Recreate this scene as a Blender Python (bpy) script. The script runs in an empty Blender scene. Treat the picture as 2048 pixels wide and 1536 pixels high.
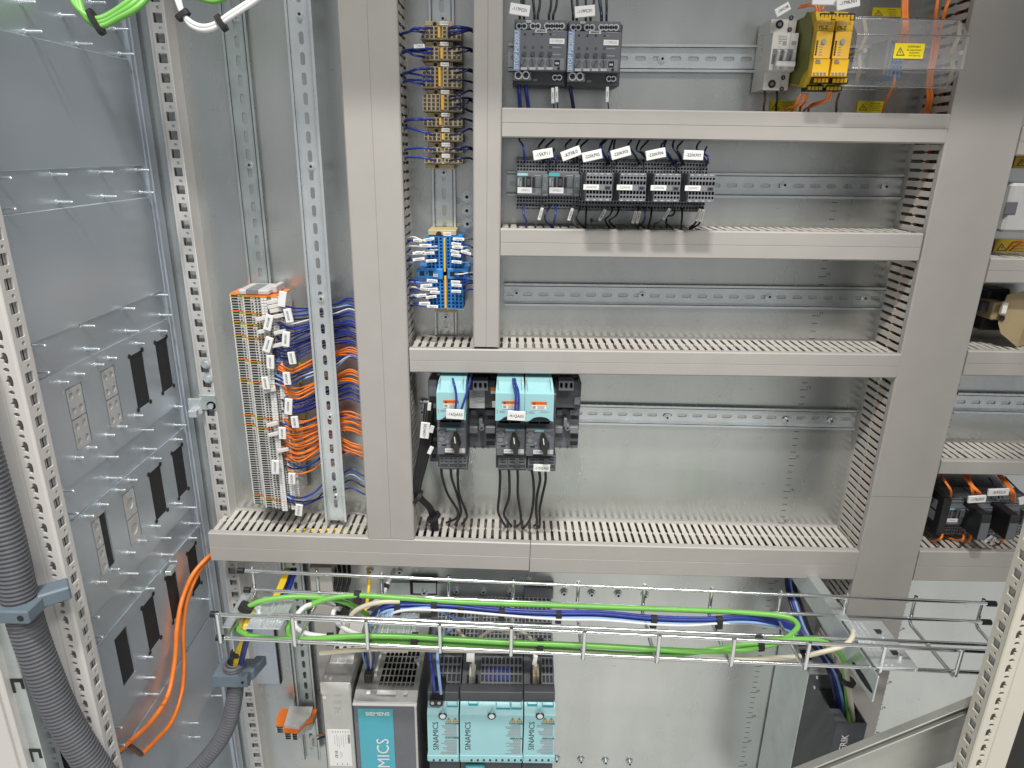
import bpy, math, random
from mathutils import Vector, Matrix
C = bpy.context.scene
COL = C.collection
R = math.radians
rnd = random.Random(7)

# ------------------------------------------------------------------ camera
F, D = 1364.3, 1.064           # focal length in photo pixels, metres from lens to mounting plate
_d = Vector((1, -466, F)).normalized()
_v = Vector((-74, 3994, F)).normalized()
_r = _v.cross(_d)
cam = bpy.data.objects.new('camera', bpy.data.cameras.new('camera'))
COL.objects.link(cam)
cam.data.sensor_width = 36
cam.data.lens = F / 2048 * 36
cam.data.clip_start, cam.data.clip_end = 0.02, 100
cx = Vector((_r.x, _d.x, -_v.x)); cy = -Vector((_r.y, _d.y, -_v.y)); cz = -Vector((_r.z, _d.z, -_v.z))
m = Matrix((cx, cy, cz)).transposed().to_4x4()
m.translation = (0, -D, 0)
cam.matrix_world = m
C.camera = cam

# ------------------------------------------------------------------ light of the hall
w = bpy.data.worlds.new('World'); C.world = w; w.use_nodes = True
w.node_tree.nodes['Background'].inputs[0].default_value = (0.96, 0.985, 1.0, 1)
w.node_tree.nodes['Background'].inputs[1].default_value = 0.33
def lamp(name, loc, target, sx, sy, energy, col=(1, .97, .92)):
    l = bpy.data.lights.new(name, 'AREA'); l.shape = 'RECTANGLE'; l.size = sx; l.size_y = sy
    l.energy = energy; l.color = col
    o = bpy.data.objects.new(name, l); COL.objects.link(o); o.location = loc
    o.rotation_euler = (Vector(target) - Vector(loc)).to_track_quat('-Z', 'Y').to_euler()
    return o
lamp('ceiling_lamp', (-0.24, -1.62, 2.6), (0.1, 0, -.3), .36, .10, 88)
lamp('hall_lamp', (1.5, -3.0, 3.3), (.3, 0, -.5), 1.6, .4, 88)
lamp('hall_lamp', (.1, -3.2, 3.3), (-.3, 0, -.5), 1.6, .4, 40)
C.view_settings.view_transform = 'Standard'
C.view_settings.look = 'None'
C.view_settings.exposure = 0.05
C.cycles.use_denoising = True
C.cycles.max_bounces = 8

# ------------------------------------------------------------------ unprojection: a photo pixel at a known depth, X or height
def _ray(u, v):
    r = Vector((u - 1024, v - 768, F))
    return Vector((r.dot(_r), r.dot(_d), -r.dot(_v)))
def W(u, v, d):
    a = _ray(u, v); t = (D - d) / a.y
    return Vector((a.x * t, -d, a.z * t))
def WX(u, v, X):
    a = _ray(u, v); t = X / a.x
    return Vector((X, -D + a.y * t, a.z * t))
def WZ(u, v, Z):
    a = _ray(u, v); t = Z / a.z
    return Vector((a.x * t, -D + a.y * t, Z))
def RC(u0, v0, u1, v1, d):
    um, vm = (u0 + u1) / 2, (v0 + v1) / 2
    return W(u0, vm, d).x, W(u1, vm, d).x, W(um, v1, d).z, W(um, v0, d).z
def crop(ox, oy, s):
    return lambda x, y: (ox + x / s, oy + y / s)

# ------------------------------------------------------------------ materials
MATS = {}
def mat(name, col, rough=.5, metal=0., var=.08, scale=40., bump=0., bscale=600., stretch=(1, 1, 1), rvar=.1, emit=None, trans=0, coat=0, spec=.5, coord='Object'):
    mt = bpy.data.materials.new(name); mt.use_nodes = True; MATS[name] = mt
    nt = mt.node_tree; b = nt.nodes['Principled BSDF']
    b.inputs['Metallic'].default_value = metal
    b.inputs['Specular IOR Level'].default_value = spec
    b.inputs['Coat Weight'].default_value = coat
    if trans:
        b.inputs['Transmission Weight'].default_value = trans
    tc = nt.nodes.new('ShaderNodeTexCoord'); mp = nt.nodes.new('ShaderNodeMapping')
    nt.links.new(tc.outputs[coord], mp.inputs[0]); mp.inputs['Scale'].default_value = stretch
    n = nt.nodes.new('ShaderNodeTexNoise'); n.inputs['Scale'].default_value = scale; n.inputs['Detail'].default_value = 6
    nt.links.new(mp.outputs[0], n.inputs['Vector'])
    r = nt.nodes.new('ShaderNodeValToRGB')
    r.color_ramp.elements[0].position = .3; r.color_ramp.elements[1].position = .7
    r.color_ramp.elements[0].color = tuple(max(0, c * (1 - var)) for c in col) + (1,)
    r.color_ramp.elements[1].color = tuple(min(1, c * (1 + var)) for c in col) + (1,)
    nt.links.new(n.outputs['Fac'], r.inputs[0]); nt.links.new(r.outputs[0], b.inputs['Base Color'])
    mr = nt.nodes.new('ShaderNodeMapRange'); mr.inputs[3].default_value = rough - rvar * rough; mr.inputs[4].default_value = rough + rvar * rough
    nt.links.new(n.outputs['Fac'], mr.inputs[0]); nt.links.new(mr.outputs[0], b.inputs['Roughness'])
    if bump:
        n2 = nt.nodes.new('ShaderNodeTexNoise'); n2.inputs['Scale'].default_value = bscale; n2.inputs['Detail'].default_value = 3
        nt.links.new(mp.outputs[0], n2.inputs['Vector'])
        bp = nt.nodes.new('ShaderNodeBump'); bp.inputs['Strength'].default_value = bump; bp.inputs['Distance'].default_value = .001
        nt.links.new(n2.outputs['Fac'], bp.inputs['Height']); nt.links.new(bp.outputs[0], b.inputs['Normal'])
    return mt
mat('galv', (.61, .63, .62), .28, .82, .10, 9., .12, 420., (1, 1, .35), .2)
mat('galv_side', (.58, .635, .70), .34, .66, .10, 7., .06, 700., (1, .3, 1), .15)
mat('zinc', (.74, .78, .80), .24, .72, .06, 30., .04, 500.)
mat('zinc_dull', (.58, .63, .63), .34, .74, .08, 30., .04, 500.)
mat('steel', (.58, .58, .56), .36, .85, .06, 50., .05, 900.)
mat('chrome', (.80, .81, .82), .16, 1., .03)
mat('duct', (.405, .385, .364), .42, 0, .025, 25., .05, 1500.)
mat('duct_finger', (.53, .505, .465), .42, 0, .03, 25., .03, 1500.)
mat('paint_white', (.64, .62, .60), .35, 0, .02, 12., .05, 1400.)
mat('paint_cream', (.62, .59, .51), .35, 0, .02, 12., .05, 1400.)
mat('hole_dark', (.02, .02, .02), .8)
mat('paint_grey', (.47, .47, .46), .4, 0, .03, 12., .05, 1400.)
mat('black', (.014, .014, .016), .5, 0, .1)
mat('black_soft', (.02, .02, .022), .7, 0, .2, 200., .4, 900.)
mat('anthracite', (.062, .066, .076), .45, 0, .06, 60., .08, 1800.)
mat('grey_device', (.13, .138, .156), .45, 0, .05, 60., .08, 1800.)
mat('grey_mid', (.20, .21, .225), .45, 0, .05, 60., .06, 1800.)
mat('grey_green', (.14, .165, .165), .4, 0, .05, 60.)
mat('grey_light', (.50, .50, .50), .45, 0, .04, 60.)
mat('strip_grey', (.70, .70, .67), .5, 0, .05, 80.)
mat('white', (.80, .80, .79), .5, 0, .02, 80.)
mat('offwhite', (.62, .61, .58), .5, 0, .03, 80.)
mat('print_dark', (.045, .045, .05), .6)
mat('print_grey', (.30, .31, .33), .6)
mat('print_white', (.75, .75, .75), .6)
mat('teal', (.06, .40, .44), .45, 0, .03)
mat('teal_panel', (.075, .40, .50), .45, 0, .03)
mat('mint', (.33, .61, .65), .42, 0, .025, 30., .04, 1600.)
mat('blue_strip', (.19, .28, .44), .45)
mat('orange', (.86, .20, .025), .4, 0, .06)
mat('orange_wire', (.82, .21, .03), .4, 0, .12, 60.)
mat('green_wire', (.17, .47, .085), .38, 0, .06, 40., .03, 300.)
mat('blue_wire', (.018, .040, .27), .36, 0, .25, 90.)
mat('navy_wire', (.012, .016, .07), .38, 0, .3, 90.)
mat('black_wire', (.012, .012, .014), .42, 0, .2)
mat('lightblue_wire', (.26, .42, .72), .36, 0, .1)
mat('white_wire', (.74, .74, .74), .4, 0, .05)
mat('beige_wire', (.62, .56, .44), .42, 0, .05)
mat('yellow_wire', (.82, .58, .03), .4)
mat('grey_wire', (.17, .17, .18), .45)
mat('brown_wire', (.10, .035, .02), .45)
mat('yellow', (.78, .45, .015), .45, 0, .04)
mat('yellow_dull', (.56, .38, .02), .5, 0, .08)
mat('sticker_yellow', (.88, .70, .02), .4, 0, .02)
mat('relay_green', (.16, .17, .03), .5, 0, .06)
mat('jumper_yellow', (.82, .47, .05), .45)
mat('ground_green', (.10, .40, .06), .5)
mat('ground_yellow', (.80, .75, .06), .5)
mat('beige', (.46, .395, .28), .5, 0, .05, 80.)
mat('beige_yellow', (.50, .41, .22), .5, 0, .05, 80.)
mat('blue_term', (.035, .24, .62), .45, 0, .05, 80.)
mat('conduit', (.125, .128, .145), .45, 0, .08, 60.)
mat('clamp_grey', (.13, .17, .21), .5, 0, .06, 60.)
mat('copper', (.72, .34, .2), .35, 1.)
mat('floor', (.70, .70, .68), .5, 0, .08, 3.)
mat('pinkish', (.62, .30, .24), .5)
mat('red', (.5, .03, .03), .5)
mat('tan', (.40, .31, .17), .5, 0, .06)
mat('knob', (.022, .021, .02), .45)
mat('alu', (.50, .50, .47), .40, .8, .06, 30.)
# rolled marks and scuffs on the galvanised plate
nt = MATS['galv'].node_tree; b = nt.nodes['Principled BSDF']
tc = nt.nodes.new('ShaderNodeTexCoord'); mp = nt.nodes.new('ShaderNodeMapping'); mp.inputs['Scale'].default_value = (42, 1, 300)
n3 = nt.nodes.new('ShaderNodeTexNoise'); n3.inputs['Scale'].default_value = 1.0; n3.inputs['Detail'].default_value = 2
nt.links.new(tc.outputs['Object'], mp.inputs[0]); nt.links.new(mp.outputs[0], n3.inputs['Vector'])
r3 = nt.nodes.new('ShaderNodeValToRGB'); r3.color_ramp.elements[0].position = .70; r3.color_ramp.elements[1].position = .76
nt.links.new(n3.outputs['Fac'], r3.inputs[0])
mx = nt.nodes.new('ShaderNodeMixRGB'); mx.blend_type = 'MULTIPLY'; mx.inputs[2].default_value = (.62, .62, .62, 1)
src = b.inputs['Base Color'].links[0].from_socket
nt.links.new(r3.outputs[0], mx.inputs[0]); nt.links.new(src, mx.inputs[1]); nt.links.new(mx.outputs[0], b.inputs['Base Color'])
def glass():
    mt = bpy.data.materials.new('clear_plastic'); mt.use_nodes = True; nt = mt.node_tree; MATS['clear_plastic'] = mt
    b = nt.nodes['Principled BSDF']; b.inputs['Base Color'].default_value = (.62, .63, .66, 1); b.inputs['Roughness'].default_value = .05
    b.inputs['IOR'].default_value = 1.3; b.inputs['Alpha'].default_value = .26
glass()

# ------------------------------------------------------------------ mesh builder (coordinates: x right, d = distance in front of the plate, z up)
class MB:
    def __init__(s):
        s.v = []; s.f = []; s.m = []; s.s = []
    def add(s, vs, fs, m=0, smooth=False):
        o = len(s.v); s.v += [tuple(p) for p in vs]
        for f in fs:
            s.f.append(tuple(i + o for i in f)); s.m.append(m); s.s.append(smooth)
        return s
    def box(s, x0, x1, d0, d1, z0, z1, m=0, c=0.):
        return s.obox(Vector(((x0 + x1) / 2, -(d0 + d1) / 2, (z0 + z1) / 2)), ((1, 0, 0), (0, 1, 0), (0, 0, 1)), abs(x1 - x0) / 2, abs(d1 - d0) / 2, abs(z1 - z0) / 2, m, c)
    def obox(s, o, axes, a, b, h, m=0, c=0.):
        A, B, H = (Vector(q) for q in axes)
        c = min(c, a * .6, b * .6, h * .6)
        if c <= 0:
            vs = [o + A * a * i + B * b * j + H * h * k for i in (-1, 1) for j in (-1, 1) for k in (-1, 1)]
            return s.add(vs, [(0, 1, 3, 2), (4, 6, 7, 5), (0, 4, 5, 1), (2, 3, 7, 6), (0, 2, 6, 4), (1, 5, 7, 3)], m)
        vs = []; idx = {}
        for i in (-1, 1):
            for j in (-1, 1):
                for k in (-1, 1):
                    for q in range(3):
                        e = [a - c, b - c, h - c]; e[q] += c
                        idx[i, j, k, q] = len(vs)
                        vs.append(o + A * e[0] * i + B * e[1] * j + H * e[2] * k)
        fs = []
        for q in range(3):
            p, r = [t for t in range(3) if t != q]
            for sg in (-1, 1):
                def key(x, y):
                    k = [0, 0, 0]; k[q] = sg; k[p] = x; k[r] = y; return tuple(k) + (q,)
                fs.append([idx[key(-1, -1)], idx[key(1, -1)], idx[key(1, 1)], idx[key(-1, 1)]])
        for q in range(3):           # edges along axis q
            p, r = [t for t in range(3) if t != q]
            for x in (-1, 1):
                for y in (-1, 1):
                    def k2(e, face):
                        k = [0, 0, 0]; k[q] = e; k[p] = x; k[r] = y; return tuple(k) + (face,)
                    fs.append([idx[k2(-1, p)], idx[k2(1, p)], idx[k2(1, r)], idx[k2(-1, r)]])
        for i in (-1, 1):
            for j in (-1, 1):
                for k in (-1, 1):
                    fs.append([idx[i, j, k, 0], idx[i, j, k, 1], idx[i, j, k, 2]])
        return s.add(vs, fs, m)
    def cyl(s, p0, p1, r0, r1=None, n=12, m=0, caps=True, smooth=True):
        p0, p1 = Vector(p0), Vector(p1); r1 = r0 if r1 is None else r1
        a = (p1 - p0).normalized(); u = a.orthogonal().normalized(); v = a.cross(u)
        vs = []
        for p, r in ((p0, r0), (p1, r1)):
            vs += [p + (u * math.cos(2 * math.pi * i / n) + v * math.sin(2 * math.pi * i / n)) * r for i in range(n)]
        s.add(vs, [(i, (i + 1) % n, n + (i + 1) % n, n + i) for i in range(n)], m, smooth)
        if caps:
            s.add(vs, [tuple(range(n))[::-1], tuple(range(n, 2 * n))], m)
        return s
    def tube(s, pts, r, n=8, m=0, radii=None, caps=True):
        pts = [Vector(p) for p in pts]; N = len(pts); vs = []
        t0 = (pts[1] - pts[0]).normalized(); u = t0.orthogonal().normalized()
        for i, p in enumerate(pts):
            t = (pts[min(i + 1, N - 1)] - pts[max(i - 1, 0)]).normalized()
            u = (u - t * u.dot(t)).normalized(); v = t.cross(u)
            rr = radii[i] if radii else r
            vs += [p + (u * math.cos(2 * math.pi * k / n) + v * math.sin(2 * math.pi * k / n)) * rr for k in range(n)]
        fs = [(i * n + k, i * n + (k + 1) % n, (i + 1) * n + (k + 1) % n, (i + 1) * n + k) for i in range(N - 1) for k in range(n)]
        s.add(vs, fs, m, True)
        if caps:
            s.add(vs, [tuple(range(n))[::-1], tuple(range((N - 1) * n, N * n))], m)
        return s
    def prism(s, poly, o, U, V, N, h, m=0):
        """poly in (U,V) at o, extruded by h along N"""
        o, U, V, N = Vector(o), Vector(U), Vector(V), Vector(N); n = len(poly)
        vs = [o + U * a + V * b for a, b in poly] + [o + U * a + V * b + N * h for a, b in poly]
        return s.add(vs, [tuple(range(n))[::-1], tuple(range(n, 2 * n))] + [(i, (i + 1) % n, n + (i + 1) % n, n + i) for i in range(n)], m)
    def cell(s, o, U, V, N, rect, hole, depth, m=0, mb=None, mw=None):
        """rectangle with a convex hole; the hole has walls going depth along -N and, with mb, a bottom"""
        o, U, V, N = Vector(o), Vector(U), Vector(V), Vector(N)
        a0, a1, b0, b1 = rect; n = len(hole)
        ca = sum(p[0] for p in hole) / n; cb = sum(p[1] for p in hole) / n
        out = []
        for a, b in hole:
            da, db = a - ca, b - cb; t = 1e9
            if da > 1e-9: t = min(t, (a1 - ca) / da)
            if da < -1e-9: t = min(t, (a0 - ca) / da)
            if db > 1e-9: t = min(t, (b1 - cb) / db)
            if db < -1e-9: t = min(t, (b0 - cb) / db)
            out.append([ca + da * t, cb + db * t])
        for q in ((a0, b0), (a1, b0), (a1, b1), (a0, b1)):
            g = math.atan2(q[1] - cb, q[0] - ca)
            best = min(range(n), key=lambda i: abs((math.atan2(hole[i][1] - cb, hole[i][0] - ca) - g + math.pi) % (2 * math.pi) - math.pi))
            out[best] = [q[0], q[1]]
        P = lambda q, h=0.: o + U * q[0] + V * q[1] + N * h
        vs = [P(q) for q in out] + [P(q) for q in hole] + [P(q, -depth) for q in hole]
        s.add(vs, [(i, (i + 1) % n, n + (i + 1) % n, n + i) for i in range(n)], m)
        s.add(vs, [(n + i, n + (i + 1) % n, 2 * n + (i + 1) % n, 2 * n + i) for i in range(n)], m if mw is None else mw)
        if mb is not None:
            s.add(vs, [tuple(range(2 * n, 3 * n))], mb)
        return s
    def build(s, name, mats, parent=None, label=None, origin=None):
        me = bpy.data.meshes.new(name)
        xs = [p for p in s.v]
        if origin is None:
            o = Vector([(min(p[i] for p in xs) + max(p[i] for p in xs)) / 2 for i in range(3)])
        else:
            o = Vector(origin)
        me.from_pydata([(p[0] - o.x, p[1] - o.y, p[2] - o.z) for p in s.v], [], s.f)
        for q in (mats if isinstance(mats, (list, tuple)) else [mats]):
            me.materials.append(MATS[q])
        me.polygons.foreach_set('material_index', s.m); me.polygons.foreach_set('use_smooth', s.s)
        me.update()
        ob = bpy.data.objects.new(name, me); COL.objects.link(ob)
        put(ob, o, parent)
        if label: ob['label'] = label
        return ob
def wloc(o):
    l = Vector(o.location)
    while o.parent:
        o = o.parent; l += o.location
    return l
def put(ob, o, parent):
    if parent is not None:
        ob.parent = parent; ob.location = o - wloc(parent)
    else:
        ob.location = o
def rect_hole(a0, a1, b0, b1, r=0.):
    if r <= 0:
        return [(a0, b0), ((a0 + a1) / 2, b0), (a1, b0), (a1, (b0 + b1) / 2), (a1, b1), ((a0 + a1) / 2, b1), (a0, b1), (a0, (b0 + b1) / 2)]
    pts = []
    for (x, y), g in (((a1 - r, b0 + r), -90), ((a1 - r, b1 - r), 0), ((a0 + r, b1 - r), 90), ((a0 + r, b0 + r), 180)):
        pts += [(x + r * math.cos(R(g + k * 30)), y + r * math.sin(R(g + k * 30))) for k in range(4)]
    return pts
def round_hole(a, b, r, n=12):
    return [(a + r * math.cos(2 * math.pi * (i + .5) / n), b + r * math.sin(2 * math.pi * (i + .5) / n)) for i in range(n)]
def thing(name, label, cat, loc=(0, 0, 0), group=None):
    o = bpy.data.objects.new(name, None); COL.objects.link(o); o.location = loc
    o.empty_display_size = .02
    return tag(o, label, cat, group)
def tag(o, label, cat, group=None):
    o['label'] = label; o['category'] = cat
    if group: o['group'] = group
    return o
def struct(o):
    o['kind'] = 'structure'; return o
def dup(root, loc, label=None, group=None):
    r = root.copy(); COL.objects.link(r); r.location = loc
    if label: r['label'] = label
    if group: r['group'] = group
    for ch in list(root.children):
        c = ch.copy(); COL.objects.link(c); c.parent = r
        for g in ch.children:
            d = g.copy(); COL.objects.link(d); d.parent = c
    return r
def inst(name, me, loc, parent, rot=None, label=None):
    ob = bpy.data.objects.new(name, me); COL.objects.link(ob); put(ob, Vector(loc), parent)
    if rot: ob.rotation_euler = rot
    if label: ob['label'] = label
    return ob
XU, ZU, YN = Vector((1, 0, 0)), Vector((0, 0, 1)), Vector((0, -1, 0))
_txt = {}
def text(s, h, x, z, d, parent, mt='print_dark', ang=0, align='CENTER', sx=1., name='lettering', bold=0):
    k = (s, align, mt, bold)
    if k not in _txt:
        cu = bpy.data.curves.new('lettering', 'FONT'); cu.body = s; cu.size = 1; cu.align_x = align; cu.align_y = 'CENTER'; cu.resolution_u = 2
        cu.offset = bold
        o = bpy.data.objects.new('lettering', cu); COL.objects.link(o)
        me = bpy.data.meshes.new_from_object(o.evaluated_get(bpy.context.evaluated_depsgraph_get()))
        me.name = 'lettering'
        bpy.data.objects.remove(o); bpy.data.curves.remove(cu)
        me.materials.clear(); me.materials.append(MATS[mt]); _txt[k] = me
    ob = bpy.data.objects.new(name, _txt[k]); COL.objects.link(ob)
    put(ob, Vector((x, -d, z)), parent)
    ob.rotation_euler = Matrix(((math.cos(R(ang)), -math.sin(R(ang)), 0), (0, 0, -1), (math.sin(R(ang)), math.cos(R(ang)), 0))).to_euler()
    ob.scale = (h / .70 * sx, h / .70, 1)
    return ob
def smooth(pts, k=6):
    pts = [Vector(p) for p in pts]
    q = [pts[0] * 2 - pts[1]] + pts + [pts[-1] * 2 - pts[-2]]; out = []
    for i in range(1, len(q) - 2):
        p0, p1, p2, p3 = q[i - 1:i + 3]
        for j in range(k):
            t = j / k
            out.append(.5 * ((2 * p1) + (p2 - p0) * t + (2 * p0 - 5 * p1 + 4 * p2 - p3) * t * t + (3 * p1 - p0 - 3 * p2 + p3) * t ** 3))
    return out + [pts[-1]]
def wire(pts, r, mt, label, cat='wire', group=None, name='wire', k=5, n=8, world=False):
    P = smooth([p if world else W(*p) for p in pts], k)
    o = MB().tube(P, r, n).build(name, mt)
    return tag(o, label, cat, group)
class Dev:
    """a device whose faces are read off a crop of the photo and set at real depths"""
    def __init__(s, root, cm):
        s.root, s.cm = root, cm
    def rc(s, x0, y0, x1, y1, d):
        return RC(*s.cm(x0, y0), *s.cm(x1, y1), d)
    def b(s, name, x0, y0, x1, y1, d0, d1, mt, c=.0006, parent=None, label=None):
        X0, X1, Z0, Z1 = s.rc(x0, y0, x1, y1, d1)
        return MB().box(X0, X1, d0, d1, Z0, Z1, 0, c).build(name, mt, parent or s.root, label)
    def multi(s, name, rects, d0, d1, mt, c=0, parent=None):
        mb = MB()
        for q in rects:
            X0, X1, Z0, Z1 = s.rc(*q[:4], d1); mb.box(X0, X1, d0, d1, Z0, Z1, 0, c)
        o = mb.build(name, mt, parent or s.root)
        if name in ('print', 'warning_text', 'side_print'): o['kind'] = 'stuff'
        return o
    def t(s, st, x, y, h, d, mt='print_dark', ang=0, parent=None, sx=1., align='CENTER', bold=0):
        p = W(*s.cm(x, y), d); p2 = W(*s.cm(x, y - h), d)
        return text(st, (p2 - p).length, p.x, p.z, d, parent or s.root, mt, ang, align, sx, bold=bold)
    def plate(s, name, x0, y0, x1, y1, d, th, mt, st=None, h=None, tm='print_dark', sx=1., parent=None, ang=0, bold=0):
        o = s.b(name, x0, y0, x1, y1, d, d + th, mt, .0002, parent)
        if st: s.t(st, (x0 + x1) / 2, (y0 + y1) / 2, h or (y1 - y0) * .45, d + th + .0002, tm, ang, o, sx, bold=bold)
        return o
    def grid(s, name, x0, y0, x1, y1, d, cols, rows, fw, fh, depth, mats, rnd_=False, parent=None, back=None):
        """front panel with cols x rows real openings; body behind it down to depth back"""
        X0, X1, Z0, Z1 = s.rc(x0, y0, x1, y1, d); mb = MB(); cw, chh = (X1 - X0) / cols, (Z1 - Z0) / rows
        for i in range(cols):
            for j in range(rows):
                a, b = X0 + cw * (i + .5), Z0 + chh * (j + .5)
                if rnd_:
                    r = min(cw * fw, chh * fh) / 2; hole = round_hole(a, b, r, 10)
                else:
                    hole = rect_hole(a - cw * fw / 2, a + cw * fw / 2, b - chh * fh / 2, b + chh * fh / 2)
                mb.cell((0, -d, 0), XU, ZU, YN, (a - cw / 2, a + cw / 2, b - chh / 2, b + chh / 2), hole, depth, 0, 1)
        if back is not None:
            vs = [(x, -q, z) for q in (d, back) for x, z in ((X0, Z0), (X1, Z0), (X1, Z1), (X0, Z1))]
            mb.add(vs, [(0, 1, 5, 4), (1, 2, 6, 5), (2, 3, 7, 6), (3, 0, 4, 7)], 0)
        return mb.build(name, mats, parent or s.root)
def bolt(p, r=.004, N=YN, washer=True, mt='zinc', parent=None, label=None, group=None, name='bolt', h=.003):
    N = Vector(N); p = Vector(p); mb = MB()
    if washer: mb.cyl(p, p + N * .0008, r * 1.5, n=14)
    mb.cyl(p + N * .0008, p + N * h, r, r * .93, n=14)
    u = N.orthogonal().normalized(); v = N.cross(u)
    hx = [(math.cos(R(60 * i)) * r * .5, math.sin(R(60 * i)) * r * .5) for i in range(6)]
    mb.prism(hx, p + N * (h + .0002), u, v, N, .0001, 1)
    o = mb.build(name, [mt, 'hole_dark'], parent)
    if label: tag(o, label, 'bolt', group)
    return o
# ================================================================== the setting: plate, side panel, posts, roof, floor
XL = -.53
struct(MB().box(-.56, 1.15, -.003, 0, -1.45, .55).build('mounting_plate', 'galv'))
struct(MB().box(-3, 3, .3, 6, -1.66, -1.62).build('floor', 'floor'))
struct(MB().box(-.62, 1.2, -.02, .39, .56, .60).build('cabinet_roof', 'paint_white'))
sp = struct(MB().box(XL - .004, XL, -.01, .37, -1.45, .56).build('side_panel', 'galv_side'))
# printed centimetre rule on the plate
def rule(u0, v0, v1, nums, name, xs=1):
    p0 = W(u0, v0, 0); z1 = W(u0, v1, 0).z; mb = MB(); z = p0.z; k = 0
    while z > z1:
        l = .0125 if k % 5 == 4 else .0085
        mb.box(p0.x - l * .5, p0.x + l * .5, 0, .0002, z - .0005, z + .0005); z -= .0125; k += 1
    o = mb.build(name, 'print_dark'); struct(o); return o, p0
ru, p0 = rule(1669, 405, 1600, [], 'plate_rule')
for i, n in enumerate(range(9, 28)):
    text(str(n), .005, p0.x + .008, p0.z - .0125 * (5 * i + 4) + .004, .0003, ru, 'print_dark')
ru2, p1 = rule(1915, 770, 1600, [], 'plate_rule')
for i, n in enumerate(range(29, 44)):
    text(str(n), .005, p1.x + .008, p1.z - .0125 * (5 * i + 4) + .004, .0003, ru2, 'print_dark')

ru3, p2 = rule(475, -60, 575, [], 'plate_rule')
for i, n in enumerate('6543210'):
    text(n, .006, p2.x + .001, p2.z - .0125 * (8 * i + 4) + .004 - .004, .0003, ru3, 'print_dark')
# side panel: cover plates proud of the sheet, cutouts, studs
def rectX(q):
    P = [WX(u, v, XL + .004) for u, v in q]
    zt = (P[0].z + P[1].z) / 2; zb = (P[2].z + P[3].z) / 2
    d0 = -(P[1].y + P[2].y) / 2; d1 = -(P[0].y + P[3].y) / 2
    return d0, d1, zb, zt
cuts = {  # TL TR BR BL in photo pixels
 2: [('b', [(312, 684), (335, 673), (348, 774), (325, 785)]), ('b', [(260, 711), (286, 701), (302, 804), (277, 820)]),
     ('g2', [(203, 744), (229, 729), (249, 842), (223, 859)]), ('g2', [(133, 780), (164, 763), (187, 883), (156, 902)])],
 3: [('b', [(345, 905), (365, 890), (378, 978), (358, 997)]), ('b', [(298, 948), (322, 929), (336, 1021), (314, 1042)]),
     ('g1', [(245, 991), (269, 972), (286, 1069), (264, 1093)]), ('gb', [(184, 1046), (213, 1021), (233, 1125), (206, 1154)])],
 4: [('b', [(375, 1107), (392, 1086), (404, 1166), (387, 1188)]), ('b', [(332, 1152), (352, 1136), (365, 1222), (346, 1245)]),
     ('b', [(284, 1215), (309, 1188), (322, 1277), (301, 1305)]), ('o', [(230, 1279), (255, 1251), (273, 1343), (249, 1376)])]}
NX = Vector((1, 0, 0)); UY = Vector((0, -1, 0))
for k in range(6):
    z1, z0 = .109 - .1815 * k, -.029 - .1815 * k
    holes = sorted([(rectX(q), t) for t, q in cuts.get(k, [])], key=lambda h: h[0][0])
    mb = MB(); d_lo, d_hi, xo = .038, .368, XL + .003
    if not holes:
        mb.box(XL + .0002, xo, d_lo, d_hi, z0, z1, 0, .0012)
        mb.build('cover_plate', 'galv_side', sp)
    else:
        edges = [d_lo] + [(holes[i][0][1] + holes[i + 1][0][0]) / 2 for i in range(len(holes) - 1)] + [d_hi]
        for i, ((d0, d1, zb, zt), t) in enumerate(holes):
            mb.cell((xo, 0, 0), UY, ZU, NX, (edges[i], edges[i + 1], z0, z1), rect_hole(d0, d1, max(zb, z0 + .004), min(zt, z1 - .004)), .0027)
        vs = [(x, -d, z) for x in (xo, XL + .0003) for d, z in ((d_lo, z0), (d_hi, z0), (d_hi, z1), (d_lo, z1))]
        mb.add(vs, [(0, 1, 5, 4), (1, 2, 6, 5), (2, 3, 7, 6), (3, 0, 4, 7)])
        cp = mb.build('cover_plate', 'galv_side', sp)
        for (d0, d1, zb, zt), t in holes:
            zb, zt = max(zb, z0 + .004), min(zt, z1 - .004)
            if t == 'b':
                g = MB()
                n = 16
                g.box(XL + .0006, XL + .0022, d0, d1, zb, zt)
                for z in (zb, zt):
                    for d in (d0, d1):
                        g.cyl((XL + .0005, -d, z), (XL + .0038, -d, z), .0035, n=10)
                g.build('brush_insert', 'black_soft', cp)
            elif t == 'o':
                MB().box(XL + .0003, XL + .0007, d0, d1, zb, zt).build('opening', 'black_soft', cp)
            else:
                rows = 2; cols = 1 if t == 'g1' else 2
                g = MB(); dw = (d1 - d0) * (.5 if t == 'gb' else .92)
                if t == 'gb':
                    MB().box(XL + .0003, XL + .0008, d0, d1 - dw - .001, zb, zt).build('opening', 'black', cp)
                    cols = 1; rows = 2
                ds = d1 - dw
                for j in range(rows):
                    m2 = MB(); za, zc = zb + (zt - zb) * j / rows + .0005, zb + (zt - zb) * (j + 1) / rows - .0006
                    nn = 2 if t != 'g1' else 1
                    for a in range(cols):
                        for b in range(nn):
                            r = (ds + (d1 - ds) * a / cols, ds + (d1 - ds) * (a + 1) / cols, za + (zc - za) * b / nn, za + (zc - za) * (b + 1) / nn)
                            m2.cell((XL + .0034, 0, 0), UY, ZU, NX, r, round_hole((r[0] + r[1]) / 2, (r[2] + r[3]) / 2, min(r[1] - r[0], r[3] - r[2]) * .3, 12), .0022, 0, 0)
                    m2.build('cable_entry_block', 'grey_light', cp)
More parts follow.
